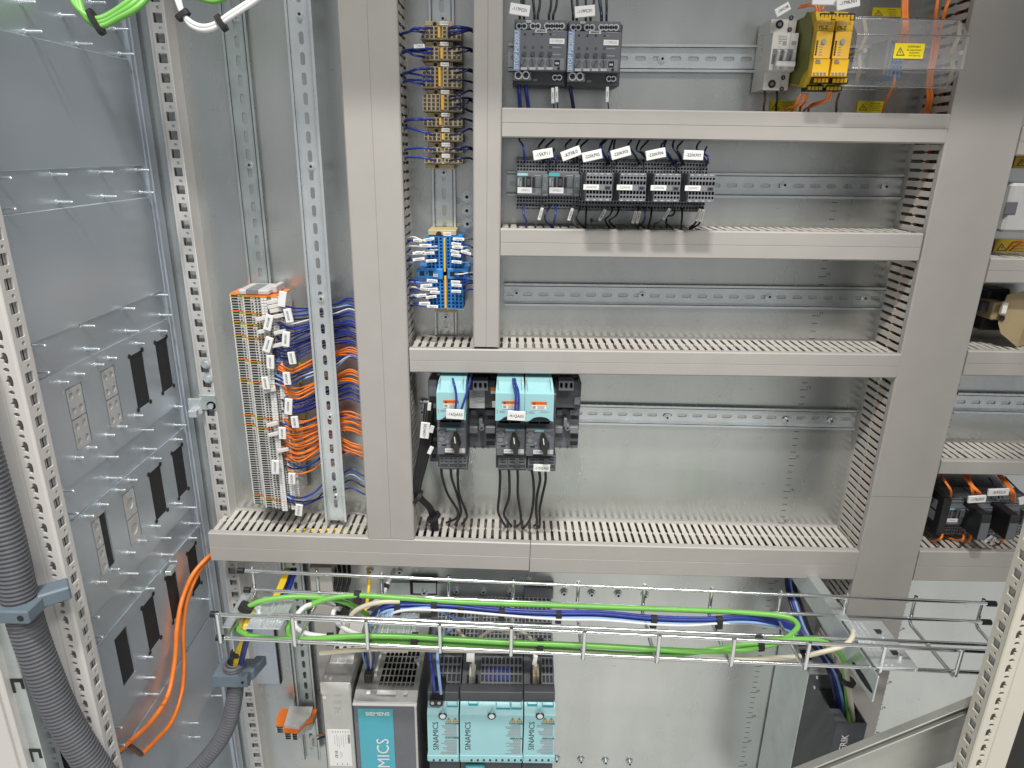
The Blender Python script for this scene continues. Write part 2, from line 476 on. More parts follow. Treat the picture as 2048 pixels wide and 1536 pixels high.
studs = [(70, 4), (83, 63), (184, 88), (255, 58), (210, 5), (152, 31), (266, 108), (22, 356), (134, 349), (225, 344), (297, 340), (232, 393), (306, 385), (144, 404), (31, 418),
 (335, 590), (269, 617), (189, 652), (90, 691), (342, 630), (277, 662), (198, 698), (98, 745), (306, 860), (236, 914), (371, 850), (313, 898), (242, 956), (147, 982), (155, 1027),
 (393, 1015), (341, 1076), (276, 1147), (400, 1047), (346, 1109), (282, 1184), (198, 1234), (205, 1274), (419, 1198), (310, 1355), (316, 1388), (396, 1446), (400, 1474), (443, 1391), (243, 1455), (249, 1490)]
small = [(333, 662), (288, 687), (233, 716), (207, 729), (169, 748), (137, 764), (364, 813), (285, 831), (254, 853), (229, 870), (193, 895), (166, 915),
 (364, 879), (322, 917), (273, 960), (249, 980), (216, 1009), (187, 1032), (364, 1007), (320, 1052), (292, 1081), (270, 1105), (238, 1138), (213, 1164), (393, 1076), (353, 1123), (308, 1177), (305, 1314)]
def stud_mesh(l):
    return MB().cyl((0, 0, 0), (l, 0, 0), .0017, n=10).cyl((l, 0, 0), (l + .0012, 0, 0), .0017, .0010, n=10).cyl((0, 0, 0), (.0012, 0, 0), .0034, n=10).build('stud', 'zinc', sp, origin=(0, 0, 0))
for L, X, lst in ((.017, XL, studs), (.010, XL + .003, small)):
    o0 = stud_mesh(L)
    for i, (u, v) in enumerate(lst):
        p = WX(u, v, X + L); p.x = X
        if i == 0: put(o0, p, sp)
        else: inst('stud', o0.data, p, sp)
# bent corner strip behind the cover plates
struct(MB().box(XL - .001, XL + .006, .006, .026, -1.45, .56, 0, .001).box(XL - .001, XL + .0035, .027, .033, -1.45, .56, 0, .001).build('corner_profile', 'galv_side'))

# ---------------------------------------------------------------- cabinet posts
def key_hole(a, b, r):
    return [(a - 1.1 * r, b), (a - .5 * r, b + .45 * r), (a - .45 * r, b + 1.2 * r), (a + .1 * r, b + 1.45 * r), (a + .6 * r, b + 1.1 * r), (a + .75 * r, b + .4 * r),
            (a + .75 * r, b - .4 * r), (a + .6 * r, b - 1.1 * r), (a + .1 * r, b - 1.45 * r), (a - .45 * r, b - 1.2 * r), (a - .5 * r, b - .45 * r)]
def hole_strip(mb, o, U, N, w, z0, z1, kind, pitch=.025, flip=1):
    """vertical strip of width w along U from o, alternating big and small holes"""
    n = int((z1 - z0) / pitch)
    for i in range(n):
        z = z0 + pitch * i; c = w / 2
        if kind == 'square':
            mb.cell(o, U, ZU, N, (0, w, z, z + pitch * .62), rect_hole(c - .0062, c + .0062, z + pitch * .31 - .0062, z + pitch * .31 + .0062, .0009), .0022, 0)
            mb.cell(o, U, ZU, N, (0, w, z + pitch * .62, z + pitch), round_hole(c + .002, z + pitch * .81, .0023, 10), .0022, 0)
        else:
            h = key_hole(c, z + pitch * .31, .0046)
            if flip < 0: h = [(2 * c - a, b) for a, b in h][::-1]
            mb.cell(o, U, ZU, N, (0, w, z, z + pitch * .62), h, .0022, 0)
            mb.cell(o, U, ZU, N, (0, w, z + pitch * .62, z + pitch), [(a, z + pitch * .81 + (b - z - pitch * .81) * .75) for a, b in round_hole(c - .001 * flip, z + pitch * .81, .0034, 10)], .0022, 0)
    return z0 + n * pitch
# rear left
pr_ = thing('cabinet_post', 'pale rear post with square and round holes beside the side panel', 'post', (-.497, -.02, -1.4))
xa, xb = W(299, 20, .028).x, W(327, 20, .028).x
mb = MB(); hole_strip(mb, (xa, -.028, 0), XU, YN, xb - xa, -1.42, .5, 'square'); mb.build('perforated_strip', 'paint_grey', pr_)
MB().box(xb, xb + .0015, .0, .0285, -1.42, .5).box(xa, xb, .012, .014, -1.42, .5, 1).box(xa - .007, xa - .003, .0, .022, -1.42, .5, 1).build('flange', ['paint_white', 'grey_light'], pr_)
# front left
XP = -.51
fl = thing('cabinet_post', 'white perforated front post in the left foreground beside the ribbed hose', 'post', (XP - .02, -.375, -1.4))
mb = MB(); hole_strip(mb, (XP, -.386, 0), Vector((0, 1, 0)), NX, .0235, -1.42, .5, 'square'); mb.build('perforated_strip', 'paint_white', fl)
mb = MB(); hole_strip(mb, (XP - .0205, -.3885, 0), XU, YN, .018, -1.42, .5, 'key', flip=1); mb.build('perforated_strip', 'paint_white', fl)
mb = MB()
prof = [(-.0025, .3885), (0, .386), (0, .3885 - .0025), (-.0025, .3875)]
mb.add([(XP - .0025, -.3885, z) for z in (-1.42, .5)] + [(XP - .0008, -.3880, z) for z in (-1.42, .5)] + [(XP, -.386, z) for z in (-1.42, .5)], [(0, 2, 3, 1), (2, 4, 5, 3)], 0, True)
mb.box(XP - .049, XP - .0205, .372, .3886, -1.42, .5, 0, .002)
mb.box(XP - .0205, XP - .004, .370, .373, -1.42, .5, 1).box(XP - .006, XP - .004, .362, .372, -1.42, .5, 1)
mb.build('profile_face', ['paint_white', 'grey_light'], fl)
tag(MB().box(XP - .125, XP - .0495, .35, .368, -1.42, .5, 0, .002).build('cabinet_edge_panel', 'paint_white'), 'plain pale cabinet edge strip left of the white front post', 'panel')
# front right, mirrored
pa, pb = W(2010, 1100, .36), W(1915, 1536, .36)
XR = (pa.x + pb.x) / 2
fr = thing('cabinet_post', 'cream perforated front post at the right edge of the photo', 'post', (XR + .02, -.375, -1.4))
mb = MB(); hole_strip(mb, (XR, -.362, 0), Vector((0, -1, 0)), -NX, .0235, -1.42, .5, 'square'); mb.build('perforated_strip', 'paint_cream', fr)
mb = MB(); hole_strip(mb, (XR + .0025, -.3885, 0), XU, YN, .018, -1.42, .5, 'key', flip=-1); mb.build('perforated_strip', 'paint_cream', fr)
mb = MB()
mb.add([(XR + .0025, -.3885, z) for z in (-1.42, .5)] + [(XR + .0008, -.3880, z) for z in (-1.42, .5)] + [(XR, -.386, z) for z in (-1.42, .5)], [(0, 1, 3, 2), (2, 3, 5, 4)], 0, True)
mb.box(XR + .0205, XR + .049, .372, .3886, -1.42, .5, 0, .002)
mb.box(XR + .004, XR + .0205, .370, .373, -1.42, .5, 1).box(XR + .004, XR + .006, .362, .372, -1.42, .5, 1)
mb.build('profile_face', ['paint_cream', 'grey_light'], fr)
tag(MB().box(XR + .0495, XR + .2, .33, .36, -1.42, .5, 0, .002).build('cabinet_edge_panel', 'hole_dark'), 'dark gap panel right of the cream front post', 'panel')
# rails of the neighbouring cabinet, bottom left corner
def vert(name, u0, u1, d0, d1, mt, label, cat):
    x0, x1 = W(u0, 1536, d1).x, W(u1, 1536, d1).x
    return tag(MB().box(x0, x1, d0, d1, -1.42, -.2, 0, .001).build(name, mt), label, cat)
vert('door_edge', -60, 36, .40, .42, 'paint_white', 'smooth white door edge in the bottom left corner', 'door edge')
vert('dark_gap_strip', 36, 40, .39, .412, 'black', 'thin black seal beside the white door edge, bottom left', 'seal')  # black strip stands in for the shade in the open gap
vert('door_flange', 40, 54, .38, .415, 'paint_white', 'narrow white flange right of the black seal, bottom left', 'flange')
gr = vert('mounting_rail', 54, 92, .38, .405, 'zinc_dull', 'flat galvanised rail with C-shaped cutouts, bottom left corner', 'rail')
for u, v in ((36, 1372), (72, 1511), (2, 1235)):
    p = W(u, v, .405); mb = MB(); x, z = p.x, p.z
    mb.box(x - .008, x + .008, .4052, .4056, z + .006, z + .011).box(x - .008, x - .004, .4052, .4056, z - .010, z + .0059).box(x + .004, x + .008, .4052, .4056, z - .004, z + .0059)
    mb.build('slot', 'hole_dark', gr)
x0, x1 = W(92, 1536, .39).x, W(128, 1536, .39).x
mb = MB(); hole_strip(mb, (x0, -.39, 0), XU, YN, x1 - x0, -1.42, -.3, 'square'); mb.box(x0, x1, .375, .377, -1.42, -.3, 1)
tag(mb.build('perforated_rail', ['grey_device', 'hole_dark']), 'dark perforated rail behind the ribbed hose, bottom left', 'rail')

# ================================================================== slotted wiring ducts
PITCH = .0125
def finger_mesh():
    w, h, n = .0078, .066, .0022          # hourglass gaps: the finger carries a nub half way up
    p = [(-w / 2, 0), (-w / 2, h * .44), (-w / 2 - n * .7, h * .49), (-w / 2 - n * .7, h * .53), (-w / 2, h * .58), (-w / 2, h * .93), (-w / 2 + .0012, h),
         (w / 2 - .0012, h), (w / 2, h * .93), (w / 2, h * .58), (w / 2 + n * .7, h * .53), (w / 2 + n * .7, h * .49), (w / 2, h * .44), (w / 2, 0)]
    mb = MB(); mb.prism(p[::-1], (0, 0, -.0008), XU, YN, ZU, .0016)
    o = mb.build('finger', 'duct_finger', origin=(0, 0, 0)); me = o.data; bpy.data.objects.remove(o); return me
FM = finger_mesh()
DD = .085
def duct(label, p0, p1, wid, fingers, gap=0., seam=True, lids=None, group=None, dd=DD, skip=(), fill=0, short='', fcol=('black_wire', 'black_wire', 'navy_wire', 'blue_wire', 'grey_wire')):
    """p0->p1: the centre line of the lid (x,z); fingers: which sides carry visible fingers (+1 = left of the run)"""
    a, b = Vector((p0[0], 0, p0[1])), Vector((p1[0], 0, p1[1])); L = (b - a).length; t = (b - a) / L
    nrm = Vector((-t.z, 0, t.x)); root = thing('wiring_duct', label, 'duct', (a + b) / 2, group)
    ax = (t, YN, nrm); mid = (a + b) / 2
    MB().obox(mid + YN * .001, ax, L / 2, .001, wid / 2 - .0005).build('base', 'duct', root)
    lo, hi = .074, dd; h2 = wid / 2
    pr = [(-h2, lo), (-h2, hi - .0018), (-h2 + .0018, hi), (-.0006, hi), (0, hi - .0007), (.0006, hi), (h2 - .0018, hi), (h2, hi - .0018), (h2, lo)]
    if not seam: pr = [q for q in pr if abs(q[0]) > .001]
    for (s0, s1, off) in (lids or [(0, L, 0)]):
        MB().prism(pr[::-1], a + t * (s0 + .0003) + nrm * off, nrm, YN, t, s1 - s0 - .0006).build('cover', 'duct', root)
    for sd in fingers:
        k = max(1, round(L / PITCH)); pt = L / k
        ang = math.atan2(t.z, t.x)
        for i in range(k):
            if i in skip: continue
            p = a + t * (pt * (i + .5)) + nrm * (h2 - .0022) * sd
            inst('finger', FM, p + YN * .0065 + Vector((rnd.uniform(-.0002, .0002), 0, 0)), root, (rnd.uniform(-.012, .012), -ang, 0))
        MB().obox(mid + nrm * (h2 - .002) * sd + YN * .0045, ax, L / 2, .0025, .001).build('side_wall', 'duct', root)
    for sd in (-1, 1):
        if sd in fingers: continue
        k = int(L / PITCH); mb = MB()
        for i in range(k):
            p = a + t * (PITCH * (i + .5)) + nrm * (h2 - .0022) * sd
            mb.obox(p + YN * .0395, ax, .0041, .033, .0008)
        mb.obox(mid + nrm * (h2 - .002) * sd + YN * .0045, ax, L / 2, .0025, .001)
        mb.build('finger_row', 'duct_finger', root)['kind'] = 'stuff'
    # the wires that fill the duct
    for i in range(fill):
        s = rnd.uniform(-.5, .5) * (wid - .022); d0 = .012 + .052 * (i + .5) / fill
        P = [a + t * (L * (.01 + .98 * j / 7)) + nrm * (s + rnd.uniform(-.006, .006)) + YN * (d0 + rnd.uniform(-.006, .006)) for j in range(8)]
        o = MB().tube(smooth(P, 3), .0024, 6).build('wire', rnd.choice(fcol)); tag(o, 'wire seen through the slots of %s' % short, 'wire', 'wires inside %s' % short)
    return root
def vduct(label, uv, z0, z1, fingers, **k):
    (ua, ub, v) = uv
    x0, x1 = W(ua, v, DD).x, W(ub, v, DD).x
    return duct(label, ((x0 + x1) / 2, z1), ((x0 + x1) / 2, z0), x1 - x0, fingers, **k)
def hduct(label, tl, tr, bl, fingers, **k):
    a, b, c = W(*tl, DD), W(*tr, DD), W(*bl, DD); w = a.z - c.z
    return duct(label, (a.x, a.z - w / 2), (b.x, b.z - w / 2), w, fingers, **k)
zF = W(780, 1078, DD).z
vduct('widest upright grey duct left of the beige terminals', (704, 811, 540), zF, .42, [1], fill=12, short='the widest upright duct')
vduct('narrow upright grey duct between beige terminals and power modules', (946, 1002, 350), W(970, 694, DD).z, .42, [1], fill=8, short='the narrow upright duct')
gz = W(1745, 993, DD).z; Lg = .42 + 1.35
vduct('broad upright grey duct running down the right half', (1846, 1985, 500), -1.35, .42, [-1], lids=[(0, .42 - gz, 0), (.42 - gz, Lg, .0006)], seam=False, fill=14, short='the broad right duct', fcol=('black_wire', 'black_wire', 'orange_wire', 'grey_wire'))
hduct('top horizontal grey duct above the six contactors', (1004, 215), (1902, 228), (1004, 275), [1, -1], fill=6, short='the topmost crosswise duct')
hduct('horizontal grey duct just below the six contactors', (1001, 457), (1848, 467), (1001, 513), [1], fill=7, short='the duct below the contactors')
hduct('horizontal grey duct under the empty rail, above the motor starters', (818, 697), (1803, 709), (818, 745), [1], fill=6, short='the duct above the motor starters')
hduct('lowest long duct, left length below the terminal strip', (415, 1066), (1060, 1087), (418, 1122), [1], fill=7, short='the lowest duct, left length', fcol=('black_wire', 'black_wire', 'grey_wire', 'navy_wire'))
hduct('lowest long duct, right length below the motor starters', (1061, 1087), (1719, 1103), (1061, 1145), [1], fill=9, short='the lowest duct, right length')
xg = W(1985, 500, DD).x + .001
for lb, v0, v1, f in (('first short duct at the right edge, highest', 252, 310, []), ('second short duct at the right edge from the top', 516, 566, [1]), ('third short duct at the right edge, above the empty rail', 702, 752, [1]),
                      ('slim fourth duct at the right edge above the orange-wired contactors', 922, 950, [1]), ('last short duct at the right edge below the orange-wired contactors', 1104, 1164, [1])):
    za, zb = W(1960, v0, DD).z, W(1960, v1, DD).z
    duct(lb, (xg, (za + zb) / 2), (xg + .32, (za + zb) / 2), za - zb, f, seam=v1 - v0 > 40, fill=4 if f else 0, short='the %s' % ' '.join(lb.split()[:2 if lb[0] in 'l' else 3]))
# short upright duct below the lowest one, with its pale end
xa, xb = W(621, 1170, .06).x, W(665, 1170, .06).x
tag(MB().box(xa, xb, 0, .06, -1.2, W(640, 1135, .06).z, 0, .001).build('cable_duct', 'duct'), 'short upright grey duct piece behind the wire tray', 'duct')

# ================================================================== DIN rails
def rail(label, p0, p1, h0, dp=.0075, wid=.035, cap=True, mt='zinc', slots=True, bolts=(), skip=0):
    """top-hat rail from p0 to p1 (x,z), base at depth h0, flanges at h0+dp"""
    a, b = Vector((p0[0], 0, p0[1])), Vector((p1[0], 0, p1[1])); L = (b - a).length; t = (b - a) / L; nrm = Vector((-t.z, 0, t.x))
    root = thing('din_rail', label, 'rail', (a + b) / 2 + YN * h0)
    mb = MB(); th = .0012; n = int(L / .025); wc = .0265 / 2
    o = a + YN * (h0 + th)
    for i in range(n):
        s = i * .025
        mb.cell(o, t, nrm, YN, (s, s + .025 if i < n - 1 else L, -wc, wc), rect_hole(s + .004, s + .020, -.0031, .0031, .003), th, 0)
    for sg in (-1, 1):
        c = a + (b - a) / 2
        mb.obox(c + nrm * (wc + .0004) * sg + YN * (h0 + dp / 2), (t, YN, nrm), L / 2, dp / 2, .0006)
        mb.obox(c + nrm * (.5 * (wc + wid / 2)) * sg + YN * (h0 + dp - .0006), (t, YN, nrm), L / 2, .0006, (wid / 2 - wc) / 2 + .0004, 0, .0006)
    mb.build('profile', mt, root)
    for u, v in bolts:
        p = W(u, v, h0 + th); bolt(p, .0042, parent=root, h=.004)
    return root
def vr(label, u, v, z0, z1, h0, dp=.0075, **k):
    x = W(u, v, h0 + dp).x
    return rail(label, (x, z1), (x, z0), h0, dp, **k)
def hr(label, l, r, h0=.0005, dp=.0075, **k):
    a, b = W(*l, h0 + dp), W(*r, h0 + dp)
    return rail(label, (a.x, a.z), (b.x, b.z), h0, dp, **k)
vr('left upright mounting rail behind the grey terminal strip', 464, 26, -1.05, .4, .0005, mt='zinc_dull', bolts=[(473, 35), (500, 330)])
r2 = vr('tall upright mounting rail standing off in front of the wires', 596, 26, W(672, 1046, .06).z, .4, .05, bolts=[(600, 29), (623, 333), (643, 597), (661, 832), (672, 992)])
for z in (.1, -.2, -.5):
    x = W(596, 26, .055).x
    MB().cyl((x, 0, z), (x, -.05, z), .005).build('standoff', 'zinc', r2)
vr('upright mounting rail carrying beige and blue terminals', 888, 420, W(890, 668, .0).z, .4, .0005, bolts=[(886, 38), (892, 633), (888, 345)])
hr('mounting rail behind the two dark power modules', (1016, 114), (1905, 120), bolts=[(1324, 118)])
hr('mounting rail behind the six contactors', (1013, 367), (1806, 374), bolts=[(1568, 370), (1771, 373)])
hr('empty horizontal rail in the middle bay', (1008, 589), (1775, 598), bolts=[(1033, 585), (1284, 589), (1538, 593), (1729, 596)])
hr('mounting rail behind the mint-topped motor starters', (840, 822), (1714, 841), bolts=[(1334, 834), (1573, 840), (1662, 841), (845, 823)])
hr('short empty rail at the right edge above the slim duct', (1912, 806), (2100, 810))
vr('lower left upright rail ending in an orange terminal', 601, 1290, W(610, 1520, .02).z, -.64, .012, .0075, mt='zinc_dull')
# ================================================================== row 1: power distribution modules, breaker, safety relays, clear cover
c2 = crop(1000, 0, 6.677)
def power_module(dx, dy, code, label):
    cm = lambda x, y: c2(x + dx, y + dy)
    p = W(*cm(540, 700), .0); t = thing('power_module', label, 'power module', (p.x, 0, p.z)); v = Dev(t, cm)
    v.b('body', 190, 300, 895, 1130, .008, .060, 'anthracite', .001)
    # terminal ledge above the face, three sunk black connectors with screws
    v.b('terminal_ledge', 195, 262, 893, 398, .02, .066, 'grey_device', .001)
    for x0, x1, n in ((220, 358, 2), (405, 540, 2), (595, 858, 4)):
        k = v.b('terminal', x0, 312, x1, 385, .05, .0668, 'black', .0003); mb = MB()
        for i in range(n):
            q = W(*cm(x0 + (x1 - x0) * (i + .5) / n, 350), .067)
            mb.cyl(q, q + YN * .0012, .0042, n=14, m=0); mb.cyl(q + YN * .0012, q + YN * .0014, .0026, n=6, m=1)
        mb.build('screw', ['zinc', 'black'], k)
    v.plate('label_plate', 345, 268, 420, 305, .0662, .0006, 'grey_light')
    f = v.b('front_panel', 180, 400, 893, 945, .05, .076, 'grey_device', .0012)
    v.plate('name_strip', 183, 392, 268, 945, .0762, .0006, 'blue_strip', 'SITOP PSE200U', 62, 'print_white', .88, f, 90)
    v.plate('maker_plate', 465, 392, 628, 438, .0762, .0008, 'grey_light', 'SIEMENS', 24, 'print_dark', 1.0, f, bold=.02)
    v.multi('status_window', [(320 + 114 * i, 445, 345 + 114 * i, 470) for i in range(4)], .07, .0764, 'black', parent=f)
    v.multi('status_light', [(316 + 114 * i, 612, 346 + 114 * i, 644) for i in range(4)], .07, .0765, 'anthracite', parent=f)
    mb = MB()
    for i in range(4):
        q = W(*cm(324 + 114 * i, 722), .0763); mb.cyl(q, q + YN * .0012, .0030, n=14)
    mb.build('button', 'anthracite', f)
    v.multi('print', [(700, 408, 860, 418), (700, 455, 740, 464), (700, 625, 815, 640), (700, 720, 810, 736)] + [(328 + 114 * i, 672, 334 + 114 * i, 690) for i in range(4)], .07, .0763, 'print_grey', parent=f)
    w_ = v.b('setting_window', 285, 770, 855, 935, .07, .0772, 'grey_mid', .0005, f)
    for i in range(4):
        q = W(*cm(318 + 115 * i, 832), .0773); mb = MB().cyl(q, q + YN * .0008, .0047, n=18)
        g = R(60 + 40 * (i % 2)); mb.obox(q + YN * .001, (Vector((math.cos(g), 0, math.sin(g))), YN, Vector((-math.sin(g), 0, math.cos(g)))), .0042, .0004, .0006, 1)
        mb.build('dial', ['grey_device', 'anthracite'], f)
    v.multi('blank_label', [(278 + 114 * i, 898, 360 + 114 * i, 930) for i in range(4)], .07, .0778, 'grey_light', parent=f)
    k = v.b('dip_switch', 728, 800, 800, 880, .07, .0780, 'black', .0002, f)
    v.multi('switch_lever', [(742, 832, 756, 858), (768, 832, 782, 858)], .07, .0786, 'white', parent=k)
    q = W(*cm(782, 914), .0773); MB().cyl(q, q + YN * .0008, .0018).build('button', 'black', f)
    # lower terminals
    a = v.b('lower_block', 172, 950, 862, 1135, .02, .062, 'anthracite', .001)
    k = v.b('supply_terminal', 175, 950, 420, 1075, .03, .070, 'grey_device', .001); mb = MB()
    for x in (245, 345):
        q = W(*cm(x, 1005), .0702); mb.cyl(q, q + YN * .001, .0052, n=16); mb.cyl(q + YN * .001, q + YN * .0012, .0036, n=12, m=1)
    mb.build('screw', ['zinc', 'black'], k)
    k = v.b('terminal', 695, 990, 828, 1080, .03, .0632, 'black', .0003); mb = MB()
    for x in (732, 793):
        q = W(*cm(x, 1036), .0634); mb.cyl(q, q + YN * .001, .0038, n=14); mb.cyl(q + YN * .001, q + YN * .0012, .0025, n=6, m=1)
    mb.build('screw', ['zinc', 'black'], k)
    v.plate('label_plate', 438, 1050, 500, 1082, .0622, .0006, 'grey_mid')
    v.plate('name_tag', 660, 514, 862, 588, .0765, .0008, 'white', code, 34, 'print_grey', .95)
    return t
power_module(0, 0, '-117FC01', 'left dark grey power module with tag ending 117FC01 below its four lights')
power_module(722, 18, '-119FC01', 'right dark grey power module with tag ending 119FC01, next to open rail')
def tagx(u, v, d, wpx, hpx, ang, st, label, mt='white', tm='print_dark', group=None, th=.0035, cat='tag', clip=True, h=None):
    """a snap-on marker: white shell, black clip behind it, printed code"""
    p = W(u, v, d); s = (W(u + 10, v, d) - p).length / 10
    t = thing('marker_tag', label, cat, p, group)
    ax = Matrix.Rotation(R(ang), 3, 'Y').inverted()
    A = [ax @ q for q in (XU, YN, ZU)]
    MB().obox(p, A, wpx * s / 2, th / 2, hpx * s / 2, 0, .0005).build('tag_shell', mt, t)
    if clip:
        MB().obox(p - YN * (th / 2 + .0012), A, wpx * s * .36, .0012, hpx * s * .30).build('tag_clip', 'black', t)
    if st:
        long_v = hpx > wpx
        L = (hpx if long_v else wpx) * s
        hh = (h or min((wpx if long_v else hpx) * .40, L / s / max(len(st), 1) * 1.15)) * s
        text(st, hh, p.x, p.z, d + th / 2 + .0003, t, tm, ang + (90 if long_v else 0), sx=.95, bold=.004)
    return t
for x, y, ww, hh, g, st, lb in ((265, 132, 268, 135, -7, '-117FC01', 'white tag 117FC01 hanging above the left power module'), (1132, 153, 270, 135, 6, '-119FC01', 'white tag 119FC01 hanging above the right power module')):
    u, v = c2(x, y); tagx(u, v, .085, ww / 6.677, hh / 6.677, g, st, lb)
g = 'dark wires dropping into the power modules'
for i, (x0, x1, y1, mt) in enumerate(((290, 265, 250, 'black_wire'), (315, 320, 250, 'black_wire'), (430, 460, 262, 'black_wire'), (540, 505, 262, 'black_wire'), (690, 655, 266, 'black_wire'), (775, 712, 266, 'black_wire'), (945, 975, 275, 'black_wire'), (1030, 1025, 275, 'black_wire'), (1140, 1145, 275, 'black_wire'), (1270, 1210, 275, 'black_wire'), (1310, 1350, 285, 'navy_wire'), (1325, 1360, 285, 'navy_wire'), (1415, 1422, 290, 'black_wire'))):
    wire([c2(x0, -130) + (.05,), c2((x0 + x1) / 2 + 6, 90) + (.058,), c2(x1, 200) + (.064,), c2(x1, y1 + 30) + (.060,)], .0016, mt, 'dark wire running down into the top of a power module', group=g)
for x0, x1, mt, r, lb in ((252, 265, 'blue_wire', .0026, 'thick blue wire under the left power module, left of two'), (345, 380, 'blue_wire', .0026, 'thick blue wire under the left power module, right of two'), (940, 980, 'navy_wire', .0026, 'thick dark blue wire under the right power module')):
    wire([c2(x0, 1090) + (.055,), c2(x0 + 2, 1200) + (.057,), c2((x0 + x1) / 2 + 4, 1330) + (.05,), c2(x1 + 6, 1480) + (.04,)], r, mt, lb)
for x, y, g, n in ((704, 1278, 3, 0), (756, 1265, 3, 1), (1432, 1262, 2, 2)):
    u, v = c2(x, y); tagx(u, v, .06, 6, 29, g, '117FC01' if n < 2 else '119FC01', ('slim white sleeve tag below the left power module, first of two', 'slim white sleeve tag below the left power module, second of two', 'slim white sleeve tag below the right power module')[n], clip=False, th=.0025)
    wire([c2(x + 10, 1130) + (.055,), c2(x, y) + (.0575,), c2(x + 12, 1380) + (.053,), c2(x + 20, 1470) + (.04,)], .0011, 'grey_wire', ('thin grey wire with sleeve tag under the left power module, first', 'thin grey wire with sleeve tag under the left power module, second', 'thin grey wire with sleeve tag under the right power module')[n])

c3 = crop(1480, 0, 4.2667)
# white circuit breaker, seen from its left side
t = thing('circuit_breaker', 'white circuit breaker with dark toggle left of the yellow relays', 'breaker', W(*c3(330, 450), 0)); v = Dev(t, c3)
X0, X1, Z0, Z1 = v.rc(235, 170, 470, 775, .055)
xl, xm, xr = W(*c3(265, 450), .055).x, W(*c3(385, 450), .055).x, W(*c3(480, 450), .055).x
zt, zb = W(*c3(380, 165), .052).z, W(*c3(310, 770), .052).z
H = zt - zb
for k, (a, b) in enumerate(((xl - .004, xm + .0005), (xm + .001, xr - .004))):
    pf = [(.004, zb), (.052, zb), (.052, zb + H * .25), (.066, zb + H * .27), (.066, zt - H * .21), (.052, zt - H * .19), (.052, zt), (.004, zt)]
    MB().prism(pf, (a, 0, 0), YN, ZU, XU, b - a).build('housing', 'offwhite', t)
v.multi('side_print', [(165 + 12 * (i % 3), 300 + 30 * i, 250, 306 + 30 * i) for i in range(9)], .03, .0302, 'print_grey')
pz = zb + H * .40
MB().box(xl - .002, xr - .006, .064, .0665, pz - .004, pz + H * .17, 0, .0006).build('toggle_frame', 'grey_mid', t)
for a in (xl + .001, xl + .010, xm + .003):
    MB().obox(Vector((a + .002, -.071, pz + .001)), ((1, 0, 0), (0, -.94, -.34), (0, -.34, .94)), .0018, .0035, .012, 0, .0008).build('toggle', 'grey_light', t)
MB().obox(Vector(((xl + xr) / 2 - .003, -.0755, pz - .0045)), ((1, 0, 0), (0, 1, 0), (0, 0, 1)), (xr - xl) / 2 - .004, .002, .0032, 0, .001).build('toggle', 'white', t)
for z, dd in ((zt - H * .07, .052), (zb + H * .09, .052)):
    for x, r in ((xl + (xm - xl) * .4, .0052), (xr - .012, .003)):
        for q in ((0,) if r > .004 else (-.006, .008)):
            MB().cyl((x, -dd, z + q), (x, -dd - .0006, z + q), r, n=16).cyl((x, -dd - .0006, z + q), (x, -dd - .0008, z + q), r * .5, n=8, m=1).build('screw_hole', ['hole_dark', 'grey_mid'], t)
p = W(*c3(365, 312), .0665); text('SIEMENS', .0022, p.x, p.z, .0665, t, 'print_grey')
v.multi('print', [(330, 330, 400, 338), (330, 348, 360, 356), (330, 366, 345, 374), (365, 350, 398, 386), (440, 350, 478, 384), (330, 400, 345, 404)], .0655, .0663, 'print_grey')
v.b('status_window', 357, 434, 388, 450, .06, .0668, 'brown_wire', .0002)
u, q = c3(362, 82); tagx(u, q, .07, 30, 16, 30, '-15FC08', 'tilted white tag above the white circuit breaker')
for x, mt, lb in ((205, 'brown_wire', 'thin brown wire below the white circuit breaker'), (310, 'black_wire', 'black wire below the white circuit breaker')):
    wire([c3(x, 740) + (.04,), c3(x + 8, 840) + (.045,), c3(x - 3, 920) + (.04,), c3(x + 5, 990) + (.03,)], .0015, mt, lb)

